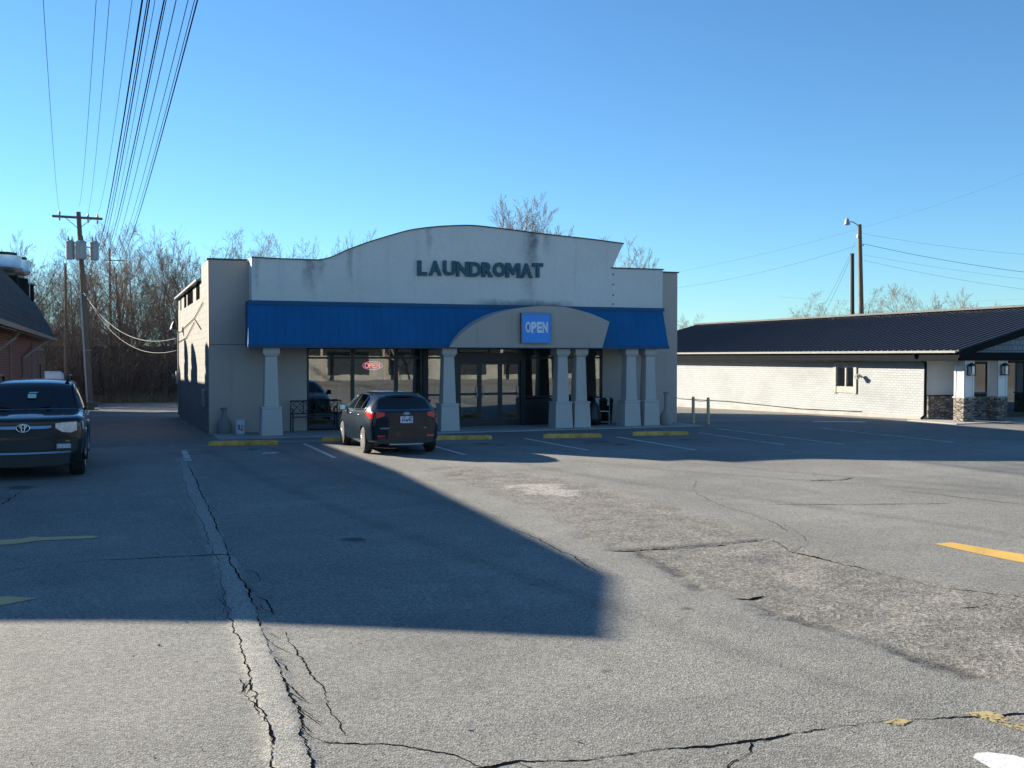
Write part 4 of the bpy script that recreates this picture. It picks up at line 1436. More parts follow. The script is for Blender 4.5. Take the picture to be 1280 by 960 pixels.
# ================================================================== VEHICLES
class Body:
    """Lofted car body. y runs from the front bumper (0) to the rear (length); local front faces -y."""
    KEYS = ('zb', 'zs', 'zm', 'zt', 'zr', 'wb', 'ws', 'wm', 'wt', 'wr')

    def __init__(self, stations, bow_f, bow_r, corner=.0):
        self.st = stations
        self.ys = [s[0] for s in stations]
        self.len = self.ys[-1]
        self.bow_f, self.bow_r = bow_f, bow_r

    def par(self, y):
        return {k: pchip(self.ys, [s[1 + i] for s in self.st], y) for i, k in enumerate(self.KEYS)}

    def profile(self, y, n=28):
        """Half section (x, z) from the bottom centre to the roof centre, n points per call, smooth."""
        p = {k: float(v) for k, v in self.par(np.array([y])).items()}
        gx_ = [p['wb'], p['ws'], (p['ws'] + 2 * p['wm']) / 3, p['wm'], (p['wm'] * .6 + p['wt'] * .4), p['wt'], p['wt'] + (p['wr'] - p['wt']) * .5 + .018 * min(1, (p['zr'] - p['zt']) / .3), p['wr'], p['wr'] * .72, p['wr'] * .36, 0.0]
        dz = p['zr'] - p['zt']
        gz2 = [p['zb'], p['zs'], p['zs'] + (p['zm'] - p['zs']) * .5, p['zm'], p['zm'] + (p['zt'] - p['zm']) * .6, p['zt'], p['zt'] + dz * .5, p['zt'] + dz * .88, p['zt'] + dz * .965, p['zt'] + dz * .992, p['zr']]
        ch = np.concatenate([[0], np.cumsum(np.hypot(np.diff(gx_), np.diff(gz2)))])
        u = np.arange(len(gx_), dtype=float)
        q = np.linspace(0, len(gx_) - 1, n)
        return np.stack([pchip(u, gx_, q), pchip(u, gz2, q)], 1)

    def bend(self, x, y):
        """Plan bow of nose and tail."""
        W = .9
        k = np.clip(np.abs(x) / W, 0, 1.1)
        f = np.clip(1 - y / .9, 0, 1)
        r = np.clip(1 - (self.len - y) / .8, 0, 1)
        return y + self.bow_f * k ** 2.4 * f - self.bow_r * k ** 2.4 * r

    def build(self, m, parent, arches, ny=150, npf=45, name='body'):
        ys = np.concatenate([[0, .01, .025, .05], np.linspace(.08, self.len - .08, ny), [self.len - .05, self.len - .025, self.len - .01, self.len]])
        P = np.stack([self.profile(y, npf) for y in ys])             # ny, npf, 2
        Y = np.repeat(ys[:, None], npf, 1)
        b = MB()
        halves = []
        for s in (1, -1):
            G = np.stack([P[..., 0] * s, self.bend(P[..., 0], Y), P[..., 1]], -1)
            halves.append(G)
        for G, s in zip(halves, (1, -1)):
            G = G.copy()
            keep = np.ones((len(ys) - 1, npf - 1), bool)
            for ay, az, ar in arches:
                yy, zz, xx = G[..., 1], G[..., 2], np.abs(G[..., 0])
                d = np.hypot(yy - ay, zz - az)
                side = xx > .45
                band = side & (np.abs(d - ar) < .035)
                sc = ar / np.maximum(d, 1e-6)
                G[..., 1] = np.where(band, ay + (yy - ay) * sc, yy)
                G[..., 2] = np.where(band, az + (zz - az) * sc, zz)
                inside = (np.hypot(G[..., 1] - ay, G[..., 2] - az) < ar + .002) & side
                cell = inside[:-1, :-1] & inside[1:, :-1] & inside[:-1, 1:] & inside[1:, 1:]
                keep &= ~cell
            n, mm = G.shape[:2]
            idx = np.arange(n * mm).reshape(n, mm)
            q = np.stack([idx[:-1, :-1], idx[1:, :-1], idx[1:, 1:], idx[:-1, 1:]], -1)[keep]
            b.add(G.reshape(-1, 3).tolist(), q.tolist())
        # end caps: rows of the end sections joined across
        for e, y in ((0, 0.0), (-1, self.len)):
            pr = P[e]
            cols = np.linspace(-1, 1, 25)
            X = pr[:, :1] * cols[None]
            Z = np.repeat(pr[:, 1:], len(cols), 1)
            Yc = self.bend(X, np.full_like(X, y))
            b.grid(np.stack([X, Yc, Z], -1))
        # floor pan
        o = b.build(name, m, parent, smooth=True)
        me = o.data
        try:
            me.set_sharp_from_angle(angle=R(50))
        except Exception:
            pass
        return o

    # surface look-ups ------------------------------------------------
    def side_x(self, y, z_):
        pr = self.profile(y, 80)
        k = np.argmax(pr[:, 1] > self.par(np.array([y]))['zs'][0] - 1e-6)
        zz, xx = pr[k:, 1], pr[k:, 0]
        return float(np.interp(z_, zz, xx))

    def side_patch(self, ys, zlo, zhi, off=.006, n=(24, 8), sides=(1, -1), b=None):
        """Patch on the flank between the curves zlo(y), zhi(y); local y solved through the plan bow."""
        b = b or MB()
        for s in sides:
            G = []
            for y in np.linspace(ys[0], ys[1], n[0]):
                lo, hi = zlo(y), zhi(y)
                row = []
                for z_ in np.linspace(lo, hi, n[1]):
                    x = self.side_x(y, z_)
                    row.append((s * (x + off), float(self.bend(np.array(x), np.array(y))), z_))
                G.append(row)
            b.grid(G if s > 0 else G[::-1])
        return b

    def top_patch(self, y0, y1, frac, off=.006, n=(12, 17), b=None):
        """Patch over the upper surface (windscreen, rear window): frac(y) is the half width as a share of the roof width."""
        b = b or MB()
        G = []
        for y in np.linspace(y0, y1, n[0]):
            pr = self.profile(y, 90)
            top = pr[int(90 * .62):]
            fr = frac(y)
            wr = float(self.par(np.array([y]))['wr'][0])
            row = []
            for c in np.linspace(-1, 1, n[1]):
                x = abs(c) * fr * wr
                z_ = float(np.interp(x, top[::-1, 0], top[::-1, 1]))
                row.append((math.copysign(x, c), float(self.bend(np.array(x), np.array(y))), z_ + off))
            G.append(row)
        b.grid(G)
        return b

    def end_y(self, x, front, z_):
        y = 0.0 if front else self.len
        return float(self.bend(np.array(abs(x)), np.array(y)))

    def end_plate(self, outline, front, t, b=None, off=.0, cols=14, tilt=.0):
        """Raised piece on the nose or tail: outline(x) -> (zlo, zhi), x range as list, thickness t."""
        b = b or MB()
        xs_, zl, zh = outline
        X = np.linspace(xs_[0], xs_[-1], cols)
        lo, hi = np.interp(X, xs_, zl), np.interp(X, xs_, zh)
        sg = -1 if front else 1
        ya = [self.end_y(x, front, 0) + sg * (off + t) for x in X]
        yb = [self.end_y(x, front, 0) - sg * .02 for x in X]
        v = []
        for i in range(cols):
            v += [(X[i], ya[i], lo[i]), (X[i], ya[i] - sg * tilt, hi[i]), (X[i], yb[i], hi[i]), (X[i], yb[i], lo[i])]
        f = [(4 * i + a, 4 * i + (a + 1) % 4, 4 * i + 4 + (a + 1) % 4, 4 * i + 4 + a) for i in range(cols - 1) for a in range(4)]
        f += [(0, 1, 2, 3), (4 * cols - 1, 4 * cols - 2, 4 * cols - 3, 4 * cols - 4)]
        b.add(v, f)
        return b


def wheel(parent, x, y, r, w, spokes, side, rim_mat='rim'):
    """Tyre with an alloy rim; side = +1 faces +x."""
    b = MB()
    h = w / 2
    b.lathe([(r * .62, -h), (r * .9, -h), (r * .97, -h * .82), (r, -h * .5), (r, h * .5), (r * .97, h * .82), (r * .9, h), (r * .62, h)], (0, 0, 0), 36, 'x')
    o = b.build('wheel', M['rubber'], parent, smooth='auto', loc=(x, y, r))
    b = MB()
    b.lathe([(r * .66, h + .004), (r * .60, h + .004), (r * .57, h - .03), (r * .57, -h * .8)], (0, 0, 0), 32, 'x')
    b.lathe([(.001, h - .015), (r * .16, h - .015), (r * .16, -h * .5)], (0, 0, 0), 16, 'x')
    for k in range(spokes):
        a = 2 * math.pi * k / spokes
        for da in (-.13, .13):
            c0, c1 = a + da * 1.3, a + da
            p0 = (h - .02, r * .1 * math.cos(c0), r * .1 * math.sin(c0))
            p1 = (h - .008, r * .6 * math.cos(c1), r * .6 * math.sin(c1))
            b.tube([p0, p1], [r * .075, r * .055], 5)
    if side < 0:
        b.v = [(-p[0], p[1], p[2]) for p in b.v]
    b.build('rim', M[rim_mat], o, smooth='auto')
    b = MB()
    b.lathe([(.001, 0), (r * .57, 0), (r * .57, .02), (.001, .02)], (-.02, 0, 0), 24, 'x')
    b.build('brake_disc', M['trim_dark'], o)
    return o


def arch_liner(parent, arches, half):
    for ay, az, ar in arches:
        for s in (1, -1):
            b = MB()
            n = 20
            v, f = [], []
            for i in range(n + 1):
                a = math.pi * (-.12 + 1.24 * i / n)
                for xx in (half - .03, half - .36):
                    v.append((s * xx, ay + ar * math.cos(a), az + ar * math.sin(a)))
            f = [(2 * i, 2 * i + 1, 2 * i + 3, 2 * i + 2) for i in range(n)]
            f.append(tuple(2 * i + 1 for i in range(n + 1)))
            b.add(v, f)
            b.build('wheel_arch', M['plastic'], parent)


def mirror_pair(parent, x, y, z_, sx, m, glass_front=False):
    for s in (1, -1):
        b = MB()
        b.tube([(s * (x - .16), y + .02, z_ - .05), (s * (x - .02), y, z_ - .02)], .03, 6)
        b.taper(s * (x + sx / 2 - .02), y, z_ - .07, z_ + .09, sx / 2, .05, sx / 2 * .9, .045)
        o = b.build('door_mirror', m, parent, bevel=.025, seg=3)
        c = MB()
        c.box(s * (x + sx / 2 - .02) - sx * .40, s * (x + sx / 2 - .02) + sx * .40, y + .053, y + .056, z_ - .05, z_ + .07)
        c.build('mirror_glass', M['chrome'], o)
        if glass_front:
            c = MB()
            c.box(s * (x + sx * .75) - sx * .2, s * (x + sx * .75) + sx * .2, y - .062, y - .045, z_ - .05, z_ - .015)
            c.build('turn_signal', M['clear_lens'], o)


def plate(parent, y, z_, out, w=.31, h=.16):
    b = MB()
    b.box(-w / 2, w / 2, min(y, y + out * .012), max(y, y + out * .012), z_, z_ + h)
    o = b.build('licence_plate', M['plate'], parent)
    c = MB()
    yy = y + out * .0125
    ya, yb = min(yy, yy + out * .002), max(yy, yy + out * .002)
    for x0, x1, z0, z1 in ((-.12, -.09, .04, .10), (-.08, -.04, .05, .11), (-.03, .03, .03, .09), (.05, .08, .04, .11), (.09, .12, .05, .10), (-.14, -.06, .12, .145), (.02, .10, .13, .148), (-.14, -.10, .015, .03), (.1, .14, .015, .03)):
        c.box(x0, x1, ya, yb, z_ + z0, z_ + z1)
    c.build('plate_print', M['plate_ink'], o)


# ------------------------------------------------------------------ hatchback
hb = thing('hatchback', 'charcoal hatchback parked nose in before the storefront, seen from behind', 'car', (6.42, 22.85 + 4.14, 0), R(180 - 1))
hb.scale = (.945, .93, .975)
#        y     zb   zs   zm   zt    zr    wb   ws   wm   wt   wr
ST = [(0.00, .24, .34, .50, .60, .64, .50, .70, .76, .70, .48),
      (0.10, .20, .32, .52, .70, .75, .60, .82, .85, .78, .56),
      (0.45, .18, .30, .56, .82, .90, .66, .86, .90, .84, .64),
      (1.00, .17, .27, .60, .92, 1.02, .68, .875, .91, .87, .70),
      (1.25, .17, .26, .61, .94, 1.16, .68, .875, .91, .875, .665),
      (1.80, .17, .25, .62, .965, 1.42, .68, .875, .912, .875, .59),
      (2.30, .17, .25, .63, .985, 1.465, .68, .875, .912, .872, .585),
      (3.10, .17, .25, .65, 1.02, 1.455, .68, .88, .915, .865, .57),
      (3.65, .19, .28, .68, 1.05, 1.405, .68, .875, .912, .85, .545),
      (3.86, .21, .30, .69, 1.05, 1.365, .67, .865, .905, .835, .56),
      (4.05, .23, .32, .69, 1.03, 1.205, .66, .85, .89, .81, .60),
      (4.20, .25, .34, .70, 1.02, 1.08, .64, .83, .87, .80, .65),
      (4.31, .27, .36, .68, 1.0, 1.035, .60, .80, .84, .78, .64),
      (4.36, .29, .38, .66, .97, 1.00, .56, .76, .80, .75, .61)]
fb = Body(ST, .26, .17)
AR = [(.87, .31, .355), (3.52, .31, .355)]
fb.build(M['paint_grey'], hb, AR)
arch_liner(hb, AR, .90)
for x, y, s in ((.80, .87, 1), (-.80, .87, -1), (.80, 3.52, 1), (-.80, 3.52, -1)):
    wheel(hb, x, y, .32, .205, 5, s)
lo = lambda y: float(pchip([1.2, 3.6], [.975, 1.055], [y])[0])
hi_ = lambda y: float(min(pchip([1.22, 1.45, 1.80, 2.3, 3.0, 3.4, 3.70], [.98, 1.12, 1.315, 1.385, 1.375, 1.31, 1.08], [y])[0], 9))
for a0, a1 in ((1.30, 2.28), (2.36, 3.10), (3.16, 3.60)):
    for s in (1, -1):
        b = fb.side_patch((a0, a1), lambda y: lo(y) + .012, lambda y: max(hi_(y), lo(y) + .02), .006, (16, 6), (s,))
        b.build('side_window', M['car_glass'], hb, smooth=True)
b = MB()
for s in (1, -1):                                       # bright strip round the side glass
    pts = []
    for y in np.linspace(1.24, 3.68, 40):
        z_ = max(hi_(y) + .012, lo(y) + .01)
        x = fb.side_x(y, z_) + .008
        pts.append((s * x, float(fb.bend(np.array(x), np.array(y))), z_))
    for y in np.linspace(3.66, 1.24, 30):
        z_ = lo(y)
        x = fb.side_x(y, z_) + .008
        pts.append((s * x, float(fb.bend(np.array(x), np.array(y))), z_))
    b.tube(pts, .019, 5)
b.build('window_trim', M['chrome'], hb, smooth=True)
b = fb.top_patch(1.10, 1.74, lambda y: .93)
b.build('windscreen', M['car_glass'], hb, smooth=True)
b = fb.top_patch(3.82, 4.19, lambda y: .97, .007)
b.build('rear_window', M['car_glass'], hb, smooth=True)
b = MB()                                                # roof spoiler over the rear window
P = []
for x in np.linspace(-.56, .56, 15):
    k = (abs(x) / .56) ** 2
    P.append([(x, 3.50, 1.425 - .035 * k), (x, 3.80 - .05 * k, 1.41 - .05 * k), (x, 3.93 - .10 * k, 1.385 - .06 * k), (x, 3.90 - .10 * k, 1.355 - .06 * k), (x, 3.70, 1.36 - .05 * k)])
b.grid(P)
b.build('spoiler', M['paint_grey'], hb, smooth=True)
b = MB()
b.tube([(0, 3.25, 1.46), (0, 3.33, 1.53)], [.014, .006], 6)
b.build('aerial', M['plastic'], hb)
b = MB()                                                # tailgate shut line and lower panel
fb.end_plate(([-.62, -.4, 0, .4, .62], [.60, .585, .58, .585, .60], [.622, .607, .602, .607, .622]), False, .004, b)
b.build('tailgate_seam', M['black'], hb)
b = MB()
fb.end_plate(([-.44, -.2, 0, .2, .44], [.945, .95, .95, .95, .945], [.975, .985, .987, .985, .975]), False, .012, b)
b.build('tailgate_trim', M['plastic'], hb)
for s in (1, -1):
    b = MB()
    # wraps the corner: tail part and flank part
    xs_ = [s * .53, s * .63, s * .72]
    if s < 0:
        fb.end_plate((xs_[::-1], [.86, .89, .93], [1.01, 1.015, 1.0]), False, .012, b)
    else:
        fb.end_plate((xs_, [.93, .89, .86], [1.0, 1.015, 1.01]), False, .012, b)
    fb.side_patch((3.88, 4.345), lambda y: .85 + (4.345 - y) * .20, lambda y: min(1.01 + (4.345 - y) * .06, float(fb.par(np.array([y]))['zt'][0]) - .004), .014, (14, 6), (s,), b)
    b.build('tail_light', M['red_lens'], hb, smooth='auto')
    b = MB()
    q = [s * .52, s * .70] if s > 0 else [s * .70, s * .52]
    fb.end_plate((q, [.43, .43], [.47, .47]), False, .008, b)
    b.build('reflector', M['red_lens'], hb)
b = MB()
fb.end_plate(([-.70, -.5, 0, .5, .70], [.30, .27, .26, .27, .30], [.41, .40, .40, .40, .41]), False, .02, b)
b.build('rear_valance', M['plastic'], hb, smooth='auto')
b = MB()
fb.end_plate(([-.42, 0, .42], [.245, .24, .245], [.275, .272, .275]), False, .03, b)
b.build('diffuser', M['can'], hb)
b = MB()
b.tube([(.45, 4.15, .27), (.45, 4.34, .25)], .035, 10)
b.build('exhaust', M['trim_dark'], hb)
plate(hb, fb.end_y(0, False, 0) + .014, .755, 1)
b = MB()
b.lathe([(.001, .012), (.075, .012), (.085, .0)], (0, 0, 0), 20, 'y')
b.v = [(p[0], p[1] + fb.end_y(0, False, 0) + .014, p[2] * .45 + .975) for p in b.v]
b.build('badge', M['can'], hb, smooth=True)
b = MB()
for i, x in enumerate((-.62, -.575, -.53, -.485, -.44)):
    y = fb.end_y(.55, False, 0)
    b.box(-x - .014, -x + .014, y + .0, y + .030, .625, .65)
b.box(-.50, -.44, fb.end_y(.5, False, 0), fb.end_y(.5, False, 0) + .02, .63, .65)
b.build('badge_lettering', M['can'], hb)
b = MB()
for y0 in (1.95, 2.95):
    for s in (1, -1):
        x = fb.side_x(y0, .92)
        b.tube([(s * (x + .002), y0, .90), (s * (x + .032), y0 + .03, .905), (s * (x + .032), y0 + .17, .91), (s * (x + .002), y0 + .2, .915)], .014, 6)
b.build('door_handle', M['chrome'], hb, smooth=True)
b = MB()
for y0 in (1.22, 2.32, 3.12):
    for s in (1, -1):
        pts = []
        for z_ in np.linspace(.34, lo(y0) - .01, 14):
            x = fb.side_x(y0, z_)
            pts.append((s * (x + .001), y0, z_))
        b.tube(pts, .006, 4)
b.build('door_seam', M['black'], hb)
mirror_pair(hb, .93, 1.38, 1.01, .17, M['paint_grey'])
b = MB()
for s in (1, -1):
    q = [s * .40, s * .66] if s > 0 else [s * .66, s * .40]
    fb.end_plate((q, [.52, .52], [.62, .62]), True, .01, b)
b.build('headlight', M['clear_lens'], hb)
b = MB()
b.box(-.62, .62, 1.5, 3.6, .55, .60)
for x in (-.36, .36):
    b.box(x - .22, x + .22, 2.0, 2.15, .6, 1.18)
    b.box(x - .12, x + .12, 2.02, 2.12, 1.18, 1.33)
b.box(-.55, .55, 3.0, 3.12, .6, 1.10)
for x in (-.33, .33):
    b.box(x - .11, x + .11, 3.02, 3.1, 1.10, 1.24)
b.build('seat', M['interior'], hb, bevel=.03)

# ------------------------------------------------------------------ SUV
sv = thing('parked_suv', 'big black off road vehicle with chrome grille bar facing out of the alley', 'car', (-1.44, 20.55, 0), R(0))
sv.scale = (1.06, 1, 1)
ST = [(0.00, .36, .50, .78, 1.03, 1.07, .62, .84, .90, .87, .76),
      (0.05, .33, .47, .79, 1.08, 1.12, .66, .89, .935, .91, .80),
      (0.25, .32, .45, .82, 1.13, 1.17, .70, .92, .955, .935, .83),
      (0.90, .32, .44, .84, 1.16, 1.205, .72, .93, .96, .94, .84),
      (1.38, .32, .44, .85, 1.18, 1.24, .72, .93, .96, .94, .835),
      (1.55, .32, .44, .85, 1.19, 1.40, .72, .93, .96, .94, .80),
      (1.95, .32, .44, .86, 1.20, 1.74, .72, .93, .96, .94, .735),
      (2.35, .32, .44, .86, 1.21, 1.79, .72, .93, .96, .94, .725),
      (3.80, .33, .45, .87, 1.22, 1.785, .72, .93, .96, .935, .715),
      (4.40, .36, .48, .88, 1.23, 1.74, .72, .92, .95, .91, .69),
      (4.66, .40, .52, .88, 1.20, 1.36, .70, .90, .93, .87, .66),
      (4.76, .42, .54, .86, 1.12, 1.18, .66, .86, .90, .84, .66),
      (4.80, .44, .56, .84, 1.05, 1.10, .62, .82, .87, .80, .60)]
fb = Body(ST, .15, .08)
AR = [(.92, .40, .45), (3.71, .40, .45)]
fb.build(M['paint_black'], sv, AR)
arch_liner(sv, AR, .95)
for x, y, s in ((.82, .92, 1), (-.82, .92, -1), (.82, 3.71, 1), (-.82, 3.71, -1)):
    wheel(sv, x, y, .385, .255, 6, s)
for ay, az, ar in AR:                                    # flared arches
    for s in (1, -1):
        b = MB()
        pts = []
        for a in np.linspace(-.15, math.pi + .15, 22):
            y, z_ = ay + (ar + .02) * math.cos(a), az + (ar + .02) * math.sin(a)
            pts.append((s * .955, y, z_))
        b.tube(pts, .035, 6)
        b.build('fender_flare', M['paint_black'], sv, smooth=True)
lo = lambda y: 1.20
hi_ = lambda y: float(pchip([1.45, 1.95, 2.5, 3.9, 4.45, 4.6], [1.24, 1.63, 1.70, 1.69, 1.63, 1.27], [y])[0])
for a0, a1 in ((1.52, 2.42), (2.50, 3.35), (3.43, 4.50)):
    for s in (1, -1):
        b = fb.side_patch((a0, a1), lambda y: 1.245, lambda y: max(hi_(y), 1.26), .006, (14, 6), (s,))
        b.build('side_window', M['car_glass'], sv, smooth=True)
b = fb.top_patch(1.41, 1.93, lambda y: .95, .006)
ws = b.build('windscreen', M['car_glass'], sv, smooth=True)
b = MB()
b.box(-.12, .02, 0, .004, 0, .10)
b.box(-.10, .05, .0, .004, .125, .145)
b.xform(Matrix.Translation((.10, 1.55, 1.45)) @ Matrix.Rotation(R(-38), 4, 'X'))
b.build('sticker', M['sticker'], ws)
for s in (1, -1):                                       # windscreen pillars
    b = MB()
    pts = []
    for y in np.linspace(1.36, 1.96, 8):
        p = fb.par(np.array([y]))
        x = float(p['wr'][0]) * .985
        pts.append((s * x, y, float(p['zr'][0]) - .02))
    b.tube(pts, .022, 5)
    b.build('windscreen_pillar', M['paint_black'], sv, smooth=True)
for s in (1, -1):
    b = MB()
    b.tube([(s * .10 - .05, 1.40, 1.285), (s * .42 - .05, 1.43, 1.31)], .008, 5)
    b.build('wiper', M['plastic'], sv)
    b = MB()
    b.tube([(s * .64, 2.10, 1.76), (s * .64, 2.22, 1.86), (s * .63, 4.1, 1.85), (s * .63, 4.2, 1.76)], .026, 6)
    b.box(s * .64 - .04, s * .64 + .04, 2.10, 2.34, 1.77, 1.84)
    b.build('roof_rail', M['plastic'], sv, smooth='auto')
# hood bulge, grille, lamps and bumper on the nose
b = MB()
P = []
for y in np.linspace(.16, 1.30, 10):
    row = []
    for c in np.linspace(-1, 1, 9):
        x = c * .36
        zr = float(fb.par(np.array([y]))['zr'][0])
        row.append((x, y, zr + .018 - .03 * (abs(c) ** 4) - (.02 if y < .2 else 0)))
    P.append(row)
b.grid(P)
b.build('bonnet_scoop', M['paint_black'], sv, smooth=True)
b = MB()
fb.end_plate(([-.50, -.42, 0, .42, .50], [.90, .80, .79, .80, .90], [1.015, 1.02, 1.02, 1.02, 1.015]), True, .012, b)
b.build('grille', M['plastic'], sv)
b = MB()
fb.end_plate(([-.44, -.36, 0, .36, .44], [.965, .948, .945, .948, .965], [1.01, 1.01, 1.01, 1.01, 1.01]), True, .040, b, tilt=.034)
b.build('grille_bar', M['chrome'], sv, smooth='auto')
emb = MB()
for rx, rz, cz in ((.105, .072, 0), (.060, .026, .030), (.030, .066, 0.0)):
    emb.tube([(rx * math.cos(a), 0, cz + rz * math.sin(a)) for a in np.linspace(0, 2 * math.pi, 28)], .011, 6, False)
emb.v = [(p[0], p[1] + fb.end_y(0, True, 0) - .055, p[2] + .965) for p in emb.v]
emb.build('emblem', M['chrome'], sv, smooth=True)
b = MB()
b.lathe([(.001, 0), (.10, 0), (.10, .02), (.001, .02)], (0, 0, 0), 24, 'y')
b.v = [(p[0], p[1] + fb.end_y(0, True, 0) - .045, p[2] * .68 + .965) for p in b.v]
b.build('emblem_back', M['plastic'], sv)
for s in (1, -1):
    b = MB()
    xs_ = [.50, .60, .74, .84]
    zl = [.955, .88, .86, .90]
    zh = [1.035, 1.05, 1.055, 1.06]
    if s < 0:
        fb.end_plate(([-x for x in xs_][::-1], zl[::-1], zh[::-1]), True, .02, b)
    else:
        fb.end_plate((xs_, zl, zh), True, .02, b)
    fb.side_patch((.03, .42), lambda y: .90 + y * .22, lambda y: 1.06 + y * .04, .012, (8, 5), (s,), b)
    hl = b.build('headlight', M['clear_lens'], sv, smooth='auto')
    for x in (.60, .74):
        c = MB()
        c.lathe([(.001, 0), (.05, 0), (.055, -.012), (.001, -.012)], (0, 0, 0), 18, 'y')
        c.v = [(p[0] + s * x, p[1] + fb.end_y(x, True, 0) - .022, p[2] + .955) for p in c.v]
        c.build('lamp_bulb', M['clear_lens'], hl)
    b = MB()
    q = ([.50, .60, .84], [.55, .52, .54], [.74, .76, .76])
    if s < 0:
        q = ([-x for x in q[0]][::-1], q[1][::-1], q[2][::-1])
    fb.end_plate(q, True, .018, b)
    b.build('bumper_insert', M['plastic'], sv)
    b = MB()
    q = ([.52, .74], [.58, .58], [.66, .66])
    if s < 0:
        q = ([-x for x in q[0]][::-1], q[1][::-1], q[2][::-1])
    fb.end_plate(q, True, .028, b)
    fog = b.build('fog_light', M['clear_lens'], sv)
    b = MB()
    q = ([.66, .72], [.70, .70], [.725, .725])
    if s < 0:
        q = ([-x for x in q[0]][::-1], q[1], q[2])
    fb.end_plate(q, True, .026, b)
    b.build('side_marker', M['amber'], sv)
b = MB()
fb.end_plate(([-.46, -.40, 0, .40, .46], [.58, .55, .54, .55, .58], [.70, .745, .75, .745, .70]), True, .010, b)
b.build('lower_grille', M['plastic'], sv)
b = MB()
fb.end_plate(([-.74, -.6, 0, .6, .74], [.505, .495, .49, .495, .505], [.530, .524, .520, .524, .530]), True, .040, b, cols=24, tilt=.025)
b.build('bumper_strip', M['chrome'], sv, smooth='auto')
b = MB()
fb.end_plate(([-.72, -.5, 0, .5, .72], [.30, .27, .26, .27, .30], [.49, .48, .475, .48, .49]), True, .02, b)
b.build('skid_plate', M['plastic'], sv, smooth='auto')
mirror_pair(sv, .99, 1.62, 1.26, .22, M['paint_black'], True)
b = MB()
for y0 in (2.12, 3.12):
    for s in (1, -1):
        x = fb.side_x(y0, 1.08)
        b.tube([(s * (x + .002), y0, 1.07), (s * (x + .036), y0 + .03, 1.075), (s * (x + .036), y0 + .19, 1.08), (s * (x + .002), y0 + .22, 1.08)], .015, 6)
b.build('door_handle', M['chrome'], sv, smooth=True)
for s in (1, -1):
    b = MB()
    b.tube([(s * .90, 1.40, .42), (s * .97, 1.55, .40), (s * .97, 3.1, .40), (s * .90, 3.25, .42)], .045, 6)
    b.build('side_step', M['plastic'], sv, smooth=True)
for s in (1, -1):
    b = fb.side_patch((4.5, 4.78), lambda y: .90, lambda y: 1.02, .01, (8, 5), (s,))
    b.build('tail_light', M['red_lens'], sv)
b = MB()
b.box(-.70, .70, 1.6, 4.2, .72, .80)
for x in (-.40, .40):
    b.box(x - .25, x + .25, 2.45, 2.62, .8, 1.42)
    b.box(x - .14, x + .14, 2.47, 2.58, 1.42, 1.60)
b.box(-.65, .65, 3.4, 3.55, .8, 1.35)
b.box(-.72, .72, 1.40, 1.75, 1.0, 1.17)
b.build('seat', M['interior'], sv, bevel=.03)
c = MB()
ring = [(.40 + .18 * math.cos(a), 1.85 + .06 * math.sin(a), 1.16 + .16 * math.sin(a)) for a in np.linspace(0, 2 * math.pi, 24)]
c.tube(ring, .016, 6, False)
c.build('steering_wheel', M['interior'], sv)

# ================================================================== STREET FURNITURE AND SMALL THINGS
def wheel_stop(x0, y0, x1, y1, lab):
    l = math.hypot(x1 - x0, y1 - y0)
    rng = random.Random(int(x0 * 100))
    b = MB()
    n = 14
    sec = [(-.085, 0), (-.085, .06), (-.045, .125), (.045, .125), (.085, .06), (.085, 0)]
    v, f = [], []
    for i in range(n + 1):
        t = i / n
        e = 1.0 if 0 < i < n else .78
        for a, h in sec:
            v.append((l * t, a * e + rng.uniform(-.004, .004), max(0, h * (e if h > .1 else 1) + rng.uniform(-.006, .004))))
    k = len(sec)
    f = [(i * k + a, i * k + (a + 1) % k, (i + 1) * k + (a + 1) % k, (i + 1) * k + a) for i in range(n) for a in range(k)]
    f += [tuple(range(k)), tuple(n * k + a for a in range(k - 1, -1, -1))]
    b.add(v, f)
    o = b.build('wheel_stop', M['yellow'], bevel=.008, loc=(x0, y0, ground_at(x0, y0) - .004), rot=(0, 0, math.atan2(y1 - y0, x1 - x0)))
    tag(o, lab, 'wheel stop', 'yellow wheel stops along the storefront')


wheel_stop(2.35, 27.15, 4.02, 26.80, 'worn yellow concrete wheel stop before the column at the alley corner')
wheel_stop(5.25, 27.42, 7.0, 27.30, 'worn yellow wheel stop half hidden by the nose of the charcoal hatchback')
wheel_stop(8.05, 26.85, 9.72, 26.45, 'worn yellow wheel stop between the hatchback and the entrance doors')
wheel_stop(11.2, 26.35, 12.78, 25.92, 'worn yellow wheel stop before the close pair of columns beside the doors')
wheel_stop(13.9, 26.2, 15.5, 25.85, 'worn yellow wheel stop farthest from the alley, before the end columns')

# bench with crossed-lattice ends, standing in front of the first window
bn = thing('bench', 'black metal lattice back bench under the first storefront window', 'bench', (5.02, 30.5, .035))
b = MB()
W = 1.52
b.tube([(0, .42, .44), (0, .48, .90), (W, .48, .90), (W, .42, .44)], .02, 6)
b.tube([(0, .47, .52), (W, .47, .52)], .016, 6)
for i in range(4):
    x0 = i * W / 4
    x1 = x0 + W / 4
    b.tube([(x1, .47, .52), (x1, .48, .90)], .014, 5)
    b.tube([(x0, .47, .52), (x1, .48, .90)], .010, 5)
    b.tube([(x1, .47, .52), (x0, .48, .90)], .010, 5)
    b.tube([(x0 + .19, .47, .52), (x1, .48, .71), (x0 + .19, .48, .90), (x0, .48, .71), (x0 + .19, .47, .52)], .009, 5)
b.build('backrest', M['black'], bn)
b = MB()
for i in range(7):
    b.box(.0, W, .01 + i * .06, .055 + i * .06, .43, .445)
b.build('seat', M['black'], bn)
